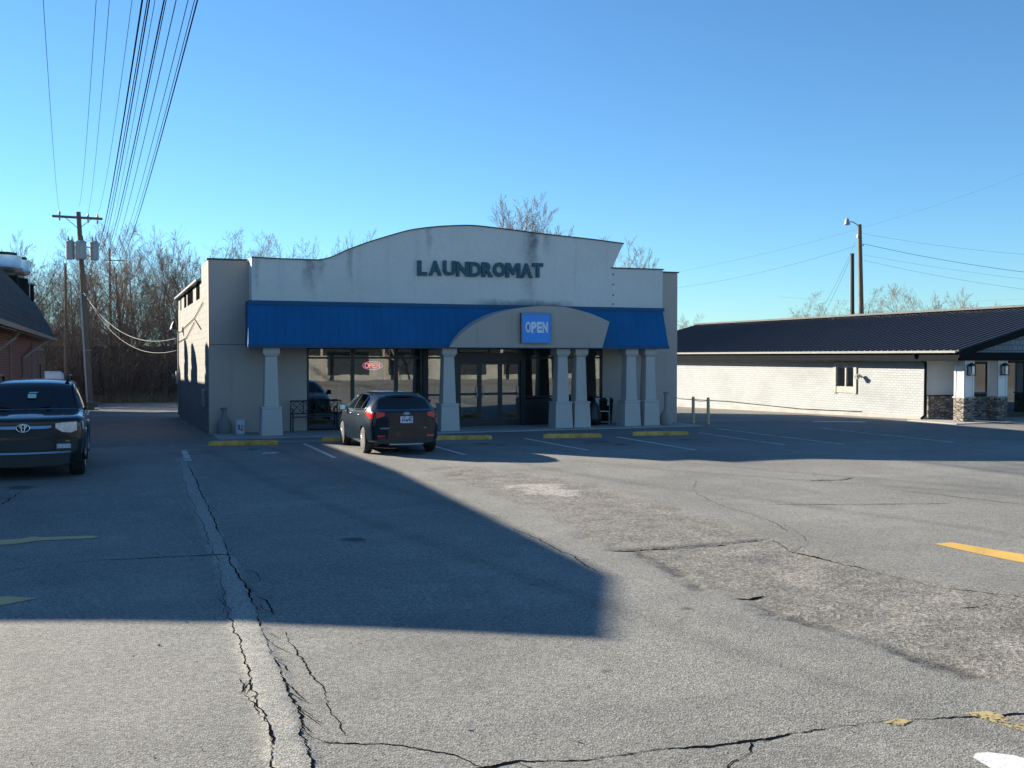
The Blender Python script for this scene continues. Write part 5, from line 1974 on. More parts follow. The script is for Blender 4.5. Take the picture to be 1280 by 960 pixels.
for x in (0, W):
    b = MB()
    b.tube([(x, .46, .0), (x, .42, .44)], .02, 6)
    b.build('leg', M['black'], bn)
    b = MB()
    b.tube([(x, .02, .0), (x, .02, .66)], .02, 6)
    b.build('leg', M['black'], bn)
    b = MB()
    b.tube([(x, .0, .66), (x, .2, .68), (x, .45, .66)], .02, 6)
    b.build('armrest', M['black'], bn)
# folding chair
fc = thing('folding_chair', 'white and grey metal folding chair beside the black bag in the entrance porch', 'chair', (15.0, 30.35, .035), R(-25))
b = MB()
b.prism([(-.22, -.2), (.22, -.2), (.21, .2), (-.21, .2)], 'z', .43, .45)
b.build('seat', M['white_trim'], fc, bevel=.01)
b = MB()
b.box(-.22, .22, .27, .29, .62, .86)
b.build('backrest', M['white_trim'], fc, bevel=.008)
for s in (1, -1):
    b = MB()
    b.tube([(s * .23, -.27, 0), (s * .23, .30, .92)], .012, 6)
    b.build('leg', M['can'], fc)
    b = MB()
    b.tube([(s * .20, .25, 0), (s * .20, -.15, .44)], .012, 6)
    b.build('leg', M['can'], fc)
b = MB()
b.tube([(-.23, -.2, .11), (.23, -.2, .11)], .010, 6)
b.tube([(-.20, .2, .06), (.20, .2, .06)], .010, 6)
b.build('stretcher', M['can'], fc)
bg = thing('trash_bag', 'slumped black bin bag leaning by the folding chair', 'bag', (14.62, 30.3, .035))
b = MB()
rng = random.Random(3)
v, f = [], []
n, m_ = 9, 14
for i in range(n):
    t = i / (n - 1)
    r = [.20, .27, .28, .27, .25, .22, .17, .08, .05][i]
    for k in range(m_):
        a = 2 * math.pi * k / m_
        rr = r * (1 + rng.uniform(-.10, .10))
        v.append((rr * math.cos(a) + .05 * t, rr * .8 * math.sin(a), t * .86 + rng.uniform(-.015, .015) * (0 < i < n - 1)))
f = [(i * m_ + k, i * m_ + (k + 1) % m_, (i + 1) * m_ + (k + 1) % m_, (i + 1) * m_ + k) for i in range(n - 1) for k in range(m_)]
f += [tuple(range(m_ - 1, -1, -1)), tuple((n - 1) * m_ + k for k in range(m_))]
b.add(v, f)
b.build('sack', M['bag'], bg, smooth=True)
b = MB()
b.lathe([(.055, .80), (.03, .85), (.075, .93), (.01, .91)], (.05, 0, 0), 10)
b.build('knot', M['bag'], bg, smooth=True)
# slender bin behind the end columns
tb = thing('litter_bin', 'dark grey square bin behind the end pair of columns', 'bin', (15.25, 30.75, .035))
b = MB()
b.taper(0, 0, 0, .78, .19, .19, .23, .23)
b.build('bin_body', M['trim_dark'], tb, bevel=.015)
b = MB()
b.taper(0, 0, .78, .86, .245, .245, .20, .20)
b.build('lid', M['plastic'], tb, bevel=.01)


def ash_urn(x, y, m, lab, k=1.0):
    t = thing('ash_receptacle', lab, 'ash bin', (x, y, .035), 0, 'cigarette receptacles at the ends of the facade')
    b = MB()
    b.lathe([(.20, 0), (.215, .03), (.21, .26), (.17, .36), (.10, .45), (.075, .52)], (0, 0, 0), 20)
    b.build('base', m, t, smooth='auto')
    b = MB()
    b.lathe([(.075, .52), (.066, .60), (.07, .95 * k), (.075, 1.0 * k)], (0, 0, 0), 16)
    b.build('neck', m, t, smooth='auto')
    b = MB()
    b.lathe([(.085, 1.0 * k), (.10, 1.01 * k), (.10, 1.05 * k), (.06, 1.07 * k), (.001, 1.07 * k)], (0, 0, 0), 16)
    b.build('cap', M['urn'], t, smooth='auto')


ash_urn(3.10, 30.85, M['urn'], 'grey bottle shaped ash receptacle against the wall by the white bucket', .70)
ash_urn(17.02, 29.75, M['urn_tan'], 'tan bottle shaped ash receptacle at the far end of the facade near the posts')
bk = thing('bucket', 'white plastic bucket with printed label standing by the alley corner', 'bucket', (3.52, 30.55, .035))
b = MB()
b.lathe([(.001, 0), (.13, 0), (.15, .36), (.158, .36), (.158, .40), (.14, .40), (.135, .3), (.001, .3)], (0, 0, 0), 26)
b.build('pail', M['white_plastic'], bk, smooth='auto')
b = MB()
for a0, a1, z0, z1, in ((-2.1, -1.75, .12, .27),):
    pts = []
    for a in np.linspace(a0, a1, 6):
        pts.append([(math.cos(a) * (.131 + .02 * z_ / .36 + .004), math.sin(a) * (.131 + .02 * z_ / .36 + .004), z_) for z_ in (z0, z1)])
    b.grid(pts)
b.build('label_print', M['label_blue'], bk)
b = MB()
for a0, a1, z0, z1, in ((-1.65, -1.2, .10, .16), (-1.5, -1.25, .2, .26)):
    pts = []
    for a in np.linspace(a0, a1, 6):
        pts.append([(math.cos(a) * (.131 + .02 * z_ / .36 + .004), math.sin(a) * (.131 + .02 * z_ / .36 + .004), z_) for z_ in (z0, z1)])
    b.grid(pts)
b.build('label_print', M['label_red'], bk)
b = MB()
b.tube([(.155, 0, .36), (.12, -.12, .22), (0, -.172, .16), (-.12, -.12, .22), (-.155, 0, .36)], .005, 5)
b.build('handle', M['galv'], bk)
for (x, y, lab) in ((18.5, 30.5, 'short faded yellow post nearer to the building wall'), (18.62, 29.75, 'short faded yellow post a step out from the wall')):
    t = thing('bollard', lab, 'post', (x, y, 0), 0, 'faded posts at the far corner of the facade')
    b = MB()
    b.tube([(0, 0, -.02), (0, 0, .85)], .052, 14)
    b.build('post', M['bollard'], t, smooth='auto')
    b = MB()
    b.lathe([(.052, .85), (.042, .88), (.02, .90), (.001, .902)], (0, 0, 0), 14)
    b.build('cap', M['bollard'], t, smooth='auto')
b = MB()
pts = [Vector((18.5, 30.5, .8)) + (Vector((.12, -.75, .0)) * t) - Vector((0, 0, .05 * 4 * t * (1 - t))) for t in np.linspace(0, 1, 8)]
b.tube(pts, .010, 5)
tag(b.build('chain', M['can']), 'thin chain slung between the two short posts', 'chain')
# small litter on the lot
lit = MB()
rng = random.Random(9)
for _ in range(240):
    y = 5 + 20 * rng.random() ** 1.6
    x = rng.uniform(-.38, .62) * y + .25 * y
    s = rng.uniform(.006, .016)
    q = [(x + rng.uniform(-s, s), y + rng.uniform(-s, s), ground_at(x, y) + rng.uniform(0, s)) for _ in range(5)]
    lit.add(q, [(0, 1, 2), (0, 2, 3), (0, 3, 4), (1, 2, 4)])
o = lit.build('loose_gravel', M['concrete'], weld=False)
tag(o, kind='stuff', label='loose stone chips scattered over the asphalt', cat='gravel')

# ================================================================== BARE WINTER TREES
def bark(name, c1, c2):
    N = NT(name)
    co = N.coord()
    n1 = N.noise(N.mapping(co, (5, 5, .8)), 1.0, 4.0)
    col = N.mix(N.ramp(n1, .35, .65), c1, c2)
    return N.done(N.principled(col, .9, 0, None, 0, .2))


M['bark'] = bark('grey_bark', (0.12, 0.095, 0.078), (0.23, 0.19, 0.155))
M['twig'] = bark('brown_twig', (0.15, 0.112, 0.090), (0.265, 0.205, 0.168))
M['brush'] = bark('brush_twig', (0.11, 0.084, 0.068), (0.22, 0.172, 0.138))


def seg_mesh(name, segs, sides, m, parent=None):
    """Prisms for many (p0, p1, r0, r1) segments as one mesh."""
    S = np.array(segs, dtype=float)
    p0, p1, r0, r1 = S[:, :3], S[:, 3:6], S[:, 6], S[:, 7]
    t = p1 - p0
    t /= np.linalg.norm(t, axis=1, keepdims=True) + 1e-9
    ref = np.where(np.abs(t[:, 2:3]) > .9, np.array([[1., 0, 0]]), np.array([[0, 0, 1.]]))
    a = np.cross(t, ref)
    a /= np.linalg.norm(a, axis=1, keepdims=True) + 1e-9
    c = np.cross(t, a)
    n = len(S)
    V = np.empty((n, 2, sides, 3))
    for k in range(sides):
        d = a * math.cos(2 * math.pi * k / sides) + c * math.sin(2 * math.pi * k / sides)
        V[:, 0, k] = p0 + d * r0[:, None]
        V[:, 1, k] = p1 + d * r1[:, None]
    base = (np.arange(n) * 2 * sides)[:, None]
    F = []
    for k in range(sides):
        k2 = (k + 1) % sides
        F.append(np.concatenate([base + k, base + k2, base + sides + k2, base + sides + k], 1))
    F = np.stack(F, 1).reshape(-1, 4)
    return fast_mesh(name, V.reshape(-1, 3), F, m, parent)


def grow_tree(seed, height, spread=.42, levels=5, fork=.22, dens=1.0):
    """Returns (trunk segments, crown segments) of a bare deciduous tree with ascending limbs."""
    rng = random.Random(seed)
    trunk, crown = [], []

    def branch(p, d, length, r, lev):
        n = 5 if lev < 2 else (4 if lev == 2 else (3 if lev == 3 else 2))
        q = Vector(p)
        dd = Vector(d).normalized()
        pts = [q.copy()]
        rs = [r]
        for i in range(n):
            dd = (dd + Vector((rng.gauss(0, .13), rng.gauss(0, .13), rng.gauss(.05 if lev else .02, .07)))).normalized()
            q = q + dd * (length / n)
            pts.append(q.copy())
            rs.append(max(.0075, r * (1 - .72 * (i + 1) / n)))
        for i in range(n):
            (trunk if lev == 0 or (lev == 1 and rs[i] > .075) else crown).append((*pts[i], *pts[i + 1], rs[i], rs[i + 1]))
        if lev >= levels:
            return
        k = {0: rng.randint(7, 10), 1: rng.randint(5, 7), 2: rng.randint(5, 6), 3: rng.randint(4, 5), 4: 4}[lev]
        k = max(2, int(k * dens))
        for j in range(k):
            t = (fork + (1 - fork) * (j + rng.random()) / k) if lev == 0 else (.18 + .82 * (j + rng.random()) / k)
            t = min(t, .995)
            i = min(int(t * n), n - 1)
            u = t * n - i
            base = pts[i].lerp(pts[i + 1], u)
            ax = (pts[i + 1] - pts[i]).normalized()
            az = rng.uniform(0, 6.283) if lev else j * 2.4 + rng.uniform(-.5, .5)
            side = ax.orthogonal().normalized()
            side.rotate(Matrix.Rotation(az, 3, ax))
            ang = rng.uniform(.45, .95) * spread / .42 * (1 - .35 * t)
            nd = ax * math.cos(ang) + side * math.sin(ang)
            nd.z += .16
            ll = length * rng.uniform(.42, .62) * (1.15 - .55 * t if lev == 0 else 1.05 - .4 * t)
            rr = min(rs[i] * .62, rs[i] * rng.uniform(.4, .62))
            branch(base, nd, ll, max(rr, .008), lev + 1)

    branch((0, 0, -.3), (rng.gauss(0, .04), rng.gauss(0, .04), 1), height, height * .0155, 0)
    return trunk, crown


TREE_KINDS = []
for i, (hh, sp, fk) in enumerate(((12.0, .40, .20), (12.0, .52, .28), (12.0, .34, .25), (12.0, .60, .18), (12.0, .44, .33))):
    tr, cr = grow_tree(100 + i, hh, sp, 4, fk, 1.15)
    top = max(s[5] for s in tr + cr)
    TREE_KINDS.append((tr, cr, top))

PLACES = [  # x, y, height, where it stands
    (-8.9, 72.0, 10.7, 'beyond the restaurant roof at the edge of view'), (-7.7, 80.0, 11.4, 'rising behind the big exhaust fan'), (-5.6, 76.0, 10.5, 'rising over the small rooftop unit'),
    (-4.7, 84.0, 12.1, 'behind the gap between rooftop unit and utility pole'), (-3.5, 90.0, 11.8, 'just short of the transformers on the utility pole'), (-1.8, 78.0, 9.9, 'directly behind the utility pole'),
    (-0.4, 92.0, 12.9, 'under the bundle of power lines beside the crossarm'), (0.8, 74.0, 11.5, 'with a slim trunk where the power line bundle dips into the thicket'), (2.5, 84.0, 12.5, 'tallest in the middle of the alley thicket'),
    (3.4, 76.0, 11.0, 'over the far end of the alley, nearer one'), (5.1, 92.0, 12.6, 'deep behind the alley end'), (5.6, 80.0, 11.9, 'above the vent cover on the laundromat eave'),
    (6.4, 72.0, 11.2, 'over the stepped corner of the laundromat side wall'), (9.1, 86.0, 13.2, 'above the blank wing of the facade, taller one'), (8.6, 74.0, 11.2, 'above the blank wing of the facade, lower one'),
    (10.6, 80.0, 12.4, 'over the first flat stretch of the parapet'), (12.0, 90.0, 12.2, 'low behind the middle of the flat parapet'), (12.0, 78.0, 11.6, 'with an open crown where the parapet starts to rise'),
    (13.0, 74.0, 12.0, 'standing clear above the rising swoop of the parapet'), (15.2, 86.0, 11.9, 'barely topping the rising swoop'),
    (27.2, 74.0, 15.1, 'highest crown above the parapet peak'), (31.2, 82.0, 16.1, 'middle crown behind the parapet peak'), (28.8, 72.0, 13.8, 'thin crown between the two tall ones at the peak'), (33.6, 80.0, 14.8, 'lower crown on the falling side of the peak'), (37.5, 92.0, 15.6, 'faint crown behind the falling side of the peak'),
    (39.3, 76.0, 11.2, 'seen through the notch at the end of the swoop'), (44.5, 84.0, 11.5, 'just past the notch at the end of the swoop'),
    (57.1, 96.0, 7.0, 'tiny, in the gap between the two buildings'), (54.7, 90.0, 6.3, 'tiny, at the far end of the ribbed roof'),
    (64.8, 84.0, 8.1, 'above the ribbed roof where the guy wires come down'), (73.1, 92.0, 8.0, 'small, close before the lamp pole'), (66.7, 78.0, 8.2, 'wide crown just behind the lamp pole'), (71.6, 80.0, 8.5, 'wide crown a little past the lamp pole'),
    (87.9, 95.0, 8.5, 'low between two crowns above the ribbed roof'), (81.9, 86.0, 9.3, 'rounded upright crown alone above the ribbed roof'), (90.0, 92.0, 9.2, 'next to the rounded crown above the ribbed roof'), (96.3, 90.0, 8.1, 'by the far crossarm pole above the ribbed roof'),
    (-7.9, 95.0, 11.8, 'far behind the exhaust fans'), (2.1, 98.0, 14.6, 'tall and far behind the alley thicket'), (-1.6, 100.0, 14.3, 'far behind the transformer cans'),
]
first = {}
rt = random.Random(21)
for i, (x, y, h, where) in enumerate(PLACES):
    k = (i * 2 + i // 5) % len(TREE_KINDS)
    if 20 <= i <= 24:
        k = (0, 2, 3, 0, 2)[i - 20]
    s = 1.01 * h / TREE_KINDS[k][2]
    lab = 'bare winter tree ' + where
    if k in first:
        t = copy_tree(first[k])
        t['label'] = lab
        t.location = (x, y, -.54)
    else:
        t = thing('bare_tree', lab, 'tree', (x, y, -.54), 0, 'bare trees behind the buildings')
        seg_mesh('trunk', TREE_KINDS[k][0], 7, M['bark'], t)
        seg_mesh('crown', TREE_KINDS[k][1], 3, M['twig'], t)
        first[k] = t
    if x > 39:
        s *= 1.15
    wide = 1.0 if x < 20 else 1.15
    t.scale = (s * wide, s * wide, s)
    t.rotation_euler = (0, 0, rt.uniform(0, 6.28))

# dense thicket of saplings and brush closing the alley: one uncountable mass
rb = random.Random(33)
segs = []


def sapling(x, y, h, lean=.12):
    p = Vector((x, y, -.6))
    d = Vector((rb.gauss(0, lean), rb.gauss(0, lean), 1)).normalized()
    r = .010 + h * .0024
    n = 6
    for i in range(n):
        d = (d + Vector((rb.gauss(0, .10), rb.gauss(0, .10), .05))).normalized()
        q = p + d * h / n
        r2 = max(.007, r * .8)
        segs.append((*p, *q, r, r2))
        for _ in range(5 if i else 2):
            b0 = p.lerp(q, rb.random())
            e = Vector((rb.gauss(0, .6), rb.gauss(0, .6), rb.uniform(.3, 1))).normalized()
            l1 = h * rb.uniform(.08, .20)
            b1 = b0 + e * l1
            segs.append((*b0, *b1, r2 * .6, .006))
            for _ in range(3):
                e2 = (e + Vector((rb.gauss(0, .6), rb.gauss(0, .6), rb.gauss(.1, .4)))).normalized()
                b2 = b0.lerp(b1, rb.uniform(.3, 1))
                segs.append((*b2, *(b2 + e2 * l1 * rb.uniform(.4, .8)), .006, .004))
        p, r = q, r2


for _ in range(900):
    y = rb.uniform(67.5, 96)
    sapling(rb.uniform(-13, 15 + (y - 67) * .3), y, rb.uniform(4.0, 9.0) + 1.5 * rb.random() ** 3)
for _ in range(420):
    y = rb.uniform(67.0, 76)
    sapling(rb.uniform(-7, 11), y, rb.uniform(1.2, 3.2), .28)
th = seg_mesh('thicket', segs, 3, M['brush'])
tag(th, 'dense brown brush and saplings filling the far end of the alley', 'thicket', None, 'stuff')
# dead leaves and weeds at the foot of the thicket
segs = []
for _ in range(2600):
    x, y = rb.uniform(-6, 12), rb.uniform(66.3, 69)
    p = Vector((x, y, -.56))
    e = Vector((rb.gauss(0, .35), rb.gauss(0, .35), 1)).normalized()
    segs.append((*p, *(p + e * rb.uniform(.2, .75)), .012, .004))
M['dry_grass'] = bark('dry_grass', (0.17, 0.13, 0.075), (0.30, 0.24, 0.14))
wd = seg_mesh('dry_weeds', segs, 3, M['dry_grass'])
tag(wd, 'dry straw coloured weeds along the edge of the thicket', 'weeds', None, 'stuff')
# a weathered board fence stands in the brush and closes the view low down
fn = thing('board_fence', 'dark weathered board fence standing in the brush behind the alley', 'fence', (0, 79.5, -.55))
b = MB()
rf = random.Random(2)
x = -9.0
while x < 14:
    w = .14
    b.box(x, x + w - .006, 0, .02, 0, 3.55 + rf.uniform(-.05, .05))
    x += w
b.build('boards', mat('fence_board', (0.085, 0.075, 0.068), .9, .35, 6, stretch=(3, 3, .3)), fn)
b = MB()
for x in range(-9, 15, 3):
    b.box(x - .05, x + .05, .02, .12, 0, 3.5)
b.box(-9, 14, .02, .07, .5, .6)
b.box(-9, 14, .02, .07, 3.0, 3.1)
b.build('rail', M['wood_dark'], fn)
# a few trees across the road, for the mirror of the storefront glass
for j, (x, y, h, wh_) in enumerate(((6, -33, 8, 'one by the driveway'), (26, -33.5, 7, 'one before the middle shop'), (40, -32, 9, 'one by the end shop'))):
    t = copy_tree(first[j])
    t['label'] = 'bare street tree before the cream shops across the road, ' + wh_
    t['group'] = 'street trees across the road'
    t.location = (x, y, 0)
    s = h / 12
    t.scale = (s, s, s)

# ================================================================== POLES AND WIRES
up = thing('utility_pole', 'tall leaning wooden utility pole with crossarm and three grey transformers', 'utility pole', (-1.02, 66.0, -.56))
PB, PT = Vector((0, 0, 0)), Vector((-.53, 0, 11.3))
b = MB()
b.tube([PB, PB.lerp(PT, .35), PB.lerp(PT, .7), PT], [.20, .18, .155, .13], 12)
b.build('pole', M['wood'], up, smooth='auto')


def at_pole(h):
    return PB.lerp(PT, h / 11.3)


c = at_pole(10.95)
b = MB()
b.box(c.x - 1.42, c.x + 1.30, -.21, -.13, c.z - .07, c.z + .07)
b.xform(Matrix.Translation(c) @ Matrix.Rotation(R(.8), 4, 'Y') @ Matrix.Translation(-c))
b.tube([c + Vector((-.75, -.12, 0)), c + Vector((0, -.10, -.65))], .02, 5)
b.tube([c + Vector((.75, -.12, 0)), c + Vector((0, -.10, -.65))], .02, 5)
b.build('crossarm', M['wood'], up)
INS = [(-1.03, .08), (.50, .0), (1.02, -.02)]
for dx, dz in INS:
    b = MB()
    for dy in (0, ):
        b.lathe([(.02, -.30), (.05, -.28), (.05, -.1), (.03, -.02), (.06, .08), (.07, .14), (.05, .2), (.02, .3)], (c.x + dx, -.17, c.z + dz), 10)
    b.build('insulator', M['can'], up)
for k, (dx, lab) in enumerate(((-.56, 'a'), (.02, 'b'), (.74, 'c'))):
    p = at_pole(9.05)
    x, y = p.x + dx, (-.38 if k == 1 else -.12)
    b = MB()
    r = .25 if k != 1 else .30
    b.lathe([(r * .9, 0), (r, .03), (r, .95), (r * 1.07, .97), (r * 1.07, 1.02), (r * .6, 1.10), (.001, 1.12)], (x, y, 8.50), 22)
    can = b.build('transformer', M['can'], up, smooth='auto')
    b = MB()
    for ddx in (-.1, .1):
        b.lathe([(.03, 0), (.05, .03), (.035, .07), (.05, .1), (.03, .15), (.015, .3)], (x + ddx, y, 9.58), 8)
    b.build('bushing', M['wood_dark'], can)
    b = MB()
    b.tube([(p.x, -.02, 8.75), (x, y, 8.75)], .035, 6)
    b.tube([(p.x, -.02, 9.25), (x, y, 9.25)], .035, 6)
    b.build('bracket', M['galv'], can)
b = MB()
pts = [at_pole(h) + Vector((-.15, -.16, 0)) for h in np.linspace(.05, 6.6, 6)]
b.tube(pts, .055, 7)
b.build('riser_pipe', M['can'], up)
b = MB()
c2 = at_pole(6.5)
b.box(c2.x - .30, c2.x + .62, -.24, -.18, c2.z - .03, c2.z + .03)
b.lathe([(.22, -.02), (.22, .02)], (at_pole(3.2).x, 0, 3.2), 12)
b.build('service_rack', M['can'], up)


def cat_wire(name, p0, p1, sag, r, m, lab, group=None, n=24, cat='power line'):
    p0, p1 = Vector(p0), Vector(p1)
    b = MB()
    pts = []
    for i in range(n + 1):
        t = i / n
        q = p0.lerp(p1, t)
        q.z -= sag * 4 * t * (1 - t)
        pts.append(q)
    b.tube(pts, r * .62, 5)
    o = b.build(name, m, smooth=True, weld=False)
    return tag(o, lab, cat, group)


def line_through(far, near, y_end):
    """A sagging span from a far support through a point overhead to a support behind the viewpoint."""
    f_, n_ = Vector(far), Vector(near)
    t = (y_end - f_.y) / (n_.y - f_.y)
    ex = f_.x + (n_.x - f_.x) * t
    tn = 1 / t
    ez = f_.z
    straight = f_.z + (ez - f_.z) * tn
    sag = (straight - n_.z) / (4 * tn * (1 - tn))
    return (ex, y_end, ez), sag


BUNDLE = [((0.73, 23, 9.66), (-0.76, 95, 11.36), .026, 'thick black cable, first of the bundle next to the crossarm'),
          ((0.83, 23, 9.67), (-0.63, 95, 11.23), .016, 'pale cable running close beside the thick black one'),
          ((0.87, 23, 9.67), (-0.44, 95, 11.10), .020, 'grey cable twinned with the pale one in the bundle'),
          ((0.98, 23, 9.69), (-0.19, 95, 10.97), .009, 'hair thin wire in the gap between the two dark cable pairs'),
          ((1.16, 23, 9.71), (-0.07, 95, 10.84), .022, 'dark thick cable in the middle of the bundle'),
          ((1.20, 23, 9.71), (0.13, 95, 10.85), .014, 'cable hugging the dark thick one in the middle of the bundle'),
          ((1.40, 23, 9.74), (0.44, 95, 10.72), .014, 'thin dark wire crossing over at the middle of the bundle'),
          ((1.64, 23, 9.77), (0.89, 95, 11.01), .012, 'thin wire third from the outer edge of the bundle'),
          ((1.77, 23, 9.78), (1.15, 95, 11.15), .012, 'thin wire running beside the twisted outer cable'),
          ((1.83, 23, 9.79), (1.34, 95, 10.89), .022, 'thick twisted cable at the outer edge of the bundle, nearest the laundromat')]
for near, far, r, lab in BUNDLE:
    e, sag = line_through(far, near, -14.0)
    cat_wire('power_line', far, e, sag, r * 1.25, M['wire'], lab, 'power lines over the alley', 40)
o = [Vector((up.location.x + c.x + dx, 65.83, up.location.z + c.z + dz + .28)) for dx, dz in [INS[0], (0.0, .35), INS[1], INS[2]]]
NEARS = [(-1.00, 20, 8.49), (-0.14, 20, 8.59), (0.08, 20, 8.62), (0.46, 20, 8.67)]
LB = ['thin wire to the outermost insulator on the restaurant side of the crossarm', 'thin wire running to the very top of the utility pole', 'thin wire to the inner insulator of the crossarm', 'thin wire to the crossarm insulator nearest the cable bundle']
for p, near, lab in zip(o, NEARS, LB):
    e, sag = line_through(p, near, -14.0)
    cat_wire('power_line', p, e, sag, .009, M['wire'], lab, 'wires to the crossarm', 40)
fp = thing('utility_pole', 'far wooden pole mostly hidden in the thicket, carrying the cable bundle', 'utility pole', (0.2, 95.2, -.56))
b = MB()
b.tube([(0, 0, 0), (0, 0, 12.1)], [.11, .08], 10)
b.build('pole', M['bark'], fp)
b = MB()
b.box(-.45, 1.2, -.25, -.17, 11.0, 11.08)
b.build('crossarm', M['wood'], fp)
# service drops
base = Vector(up.location)
s1 = base + at_pole(6.6) + Vector((.0, -.2, 0))
cat_wire('service_cable', s1, (2.74, 44.9, 3.05), 1.1, .019, M['wire_pale'], 'pale twisted cable drooping from the pole to the back corner of the laundromat, upper one', 'service drops', 24, 'cable')
cat_wire('service_cable', s1 + Vector((.1, 0, -.1)), (2.74, 44.9, 2.55), 1.25, .017, M['wire_pale'], 'pale twisted cable drooping lowest from the pole to the laundromat', 'service drops', 24, 'cable')
cat_wire('service_cable', s1 + Vector((.35, 0, .1)), (2.74, 44.9, 3.15), .45, .017, M['wire'], 'dark cable running straighter from the pole to the laundromat', 'service drops', 24, 'cable')
cat_wire('service_cable', s1 + Vector((.3, 0, .0)), (-2.70, 58.5, 3.22), .25, .020, M['wire'], 'black cable running from the pole down to the restaurant eave', 'service drops', 16, 'cable')
lp = base + at_pole(7.9)
pts = []
b = MB()
for i in range(17):
    t = i / 16
    pts.append((lp.x - .05 - 1.15 * t, lp.y - .3, lp.z + .0 - 2.2 * (1 - (2 * t - 1) ** 2) * .62 - .15 * t))
b.tube(pts, .013, 5)
tag(b.build('cable_loop', M['wire_pale']), 'slack loop of pale cable hanging beside the utility pole under the transformers', 'cable')
sp2 = thing('utility_pole', 'short thin pole beyond the restaurant roof edge, holding the slack cable loop', 'utility pole', (-2.35, 66.4, -.56))
b = MB()
b.tube([(0, 0, 0), (.05, 0, 8.1)], [.11, .08], 8)
b.build('pole', M['wood'], sp2)
b = MB()
b.box(-.03, .13, -.12, .1, 8.1, 8.3)
b.build('cap', M['can'], sp2)

# lamp pole behind the white brick shop
rp = thing('lamp_pole', 'wooden pole with a curved arm and street lamp behind the white brick shop', 'street lamp', (47.9, 57.0, -.54))
T2 = Vector((-.42, 0, 11.75))
b = MB()
b.tube([(0, 0, 0), tuple(T2 * .5), tuple(T2)], [.19, .165, .135], 12)
b.build('pole', M['wood'], rp, smooth='auto')
b = MB()
b.tube([(-.40, -.05, 11.45), (-.75, -.15, 11.72), (-1.2, -.25, 11.86), (-1.62, -.32, 11.82)], .035, 6)
b.build('lamp_arm', M['can'], rp, smooth='auto')
b = MB()
b.lathe([(.06, .30), (.13, .22), (.15, .05), (.20, -.04), (.21, -.10), (.12, -.14), (.001, -.15)], (-1.72, -.33, 11.75), 16)
b.lathe([(.035, 0), (.03, .14), (.001, .15)], (-1.68, -.33, 12.05), 8)
b.build('lamp_head', M['can'], rp, smooth='auto')
b = MB()
b.box(-.62, -.44, -.08, .08, 10.85, 11.05)
b.lathe([(.03, 0), (.05, .05), (.03, .12)], (-.18, -.1, 10.3), 8)
b.build('insulator', M['can'], rp)
rq = thing('utility_pole', 'shorter dark pole standing close beside the lamp pole', 'utility pole', (47.1, 57.1, -.54))
b = MB()
b.tube([(0, 0, 0), (-.12, 0, 9.72)], [.16, .125], 10)
b.build('pole', M['wood_dark'], rq, smooth='auto')
b = MB()
b.lathe([(.14, 0), (.14, .05), (.001, .08)], (-.12, 0, 9.72), 10)
b.build('cap', M['wood_dark'], rq)
tp = Vector((47.9, 57.0, -.54))
RW = [((47.62, 56.9, 10.60), (61.6, 43.1, 8.10), .55, .009, 'faint topmost wire off the lamp pole towards the edge of the photo'),
      ((47.75, 56.9, 9.90), (61.6, 43.1, 6.55), .55, .020, 'heavy twisted wire sagging off the lamp pole'),
      ((47.75, 56.9, 9.15), (61.6, 43.1, 6.0), .35, .008, 'thin wire below the heavy twisted one'),
      ((47.75, 56.9, 8.80), (61.6, 43.1, 5.45), .55, .010, 'lowest wire off the lamp pole')]
for p, q, sg, r, lab in RW:
    cat_wire('power_line', p, q, sg, r, M['wire'], lab, 'wires off the lamp pole')
cat_wire('power_line', (47.2, 57, 9.75), (43.6, 79, 7.95), .45, .010, M['wire'], 'dark wire running back from the lamp pole to behind the laundromat', 'wires off the lamp pole')
cat_wire('power_line', (79.0, 68.0, 19.9), (39.6, 71.2, 8.5), 1.0, .007, M['wire'], 'long faint wire rising across the open sky above the lamp pole')
cat_wire('guy_wire', (47.15, 57, 10.0), (38.4, 50.0, 4.2), .25, .010, M['wire'], 'upper one of two stay wires slanting from the lamp pole to the roof', 'stay wires of the lamp pole', 10, 'guy wire')
cat_wire('guy_wire', (46.95, 57.1, 9.2), (38.75, 50.0, 4.2), .2, .012, M['wire'], 'lower one of two stay wires slanting to the roof', 'stay wires of the lamp pole', 10, 'guy wire')
ep = thing('utility_pole', 'distant pole top with a crossarm peeking over the ridge of the ribbed roof', 'utility pole', (98.2, 88.0, -.54))
b = MB()
b.tube([(0, 0, 0), (0, 0, 9.6)], [.2, .15], 8)
b.build('pole', M['wood_dark'], ep)
b = MB()
b.box(-1.2, 1.2, -.1, .1, 9.0, 9.15)
b.box(-.3, .3, -.3, .3, 7.9, 8.7)
b.build('crossarm', M['wood_dark'], ep)
cat_wire('power_line', (98, 88, 8.9), (66, 92, 8.6), .5, .007, M['wire'], 'faint low wire from the distant crossarm pole over the treetops')

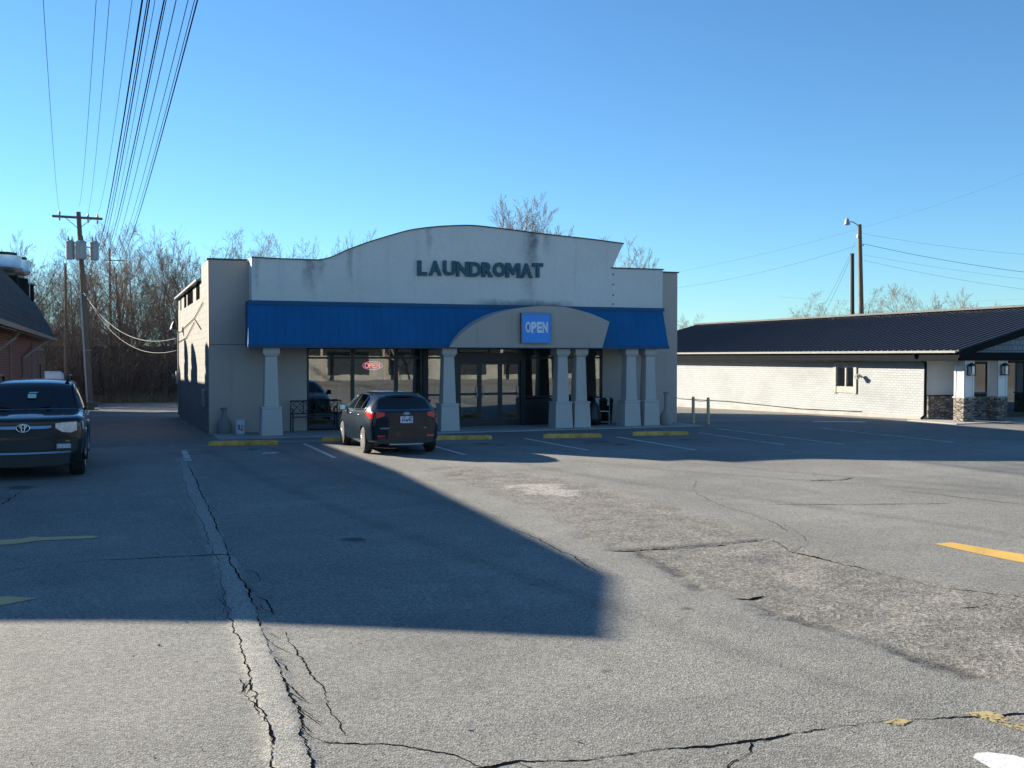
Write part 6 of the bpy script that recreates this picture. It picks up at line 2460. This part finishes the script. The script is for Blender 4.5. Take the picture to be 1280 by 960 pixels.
# ================================================================== LIGHT, SKY, CAMERA
SUN_AZ = R(-36.0)          # direction to the sun, clockwise from +y
SUN_EL = R(19.5)
world = bpy.data.worlds.new('World')
scene.world = world
world.use_nodes = True
wt = world.node_tree
wt.nodes.clear()
sky = wt.nodes.new('ShaderNodeTexSky')
sky.sky_type = 'NISHITA'
sky.sun_disc = False
sky.sun_elevation = SUN_EL
sky.sun_rotation = SUN_AZ
sky.altitude = 300
sky.air_density = 1.0
sky.dust_density = 0.0
sky.ozone_density = 2.2
bg = wt.nodes.new('ShaderNodeBackground')
bg.inputs['Strength'].default_value = 0.059
wo = wt.nodes.new('ShaderNodeOutputWorld')
wb = wt.nodes.new('ShaderNodeMix')          # camera white balance set for the low sun: the sky turns bluer
wb.data_type = 'RGBA'
wb.blend_type = 'MULTIPLY'
wb.inputs[0].default_value = 1.0
wb.inputs[7].default_value = (0.55, 0.87, 1.12, 1)
wt.links.new(sky.outputs[0], wb.inputs[6])
wt.links.new(wb.outputs[2], bg.inputs['Color'])
wt.links.new(bg.outputs[0], wo.inputs['Surface'])
sl = bpy.data.lights.new('sun', 'SUN')
sl.energy = 5.0
sl.angle = R(0.53)
sl.color = (1.0, 0.91, 0.75)
so = bpy.data.objects.new('sun', sl)
C.objects.link(so)
dirv = Vector((math.sin(SUN_AZ) * math.cos(SUN_EL), math.cos(SUN_AZ) * math.cos(SUN_EL), math.sin(SUN_EL)))
so.rotation_euler = dirv.to_track_quat('Z', 'Y').to_euler()
so.location = dirv * 60

cd = bpy.data.cameras.new('camera')
cam = bpy.data.objects.new('camera', cd)
C.objects.link(cam)
cd.sensor_width = 36.0
cd.lens = 36.0 * 1294 / 1280
cd.clip_start = 0.1
cd.clip_end = 4000
cam.location = (0, 0, 2.25)
cam.rotation_euler = (R(90) - math.atan(34 / 1294), 0, -R(21.3))
scene.camera = cam
scene.view_settings.view_transform = 'Standard'
scene.view_settings.look = 'None'
scene.view_settings.exposure = 1.50
scene.view_settings.gamma = 1.0
scene.view_settings.use_curve_mapping = False
scene.render.film_transparent = False
scene.cycles.max_bounces = 10
scene.cycles.transparent_max_bounces = 16
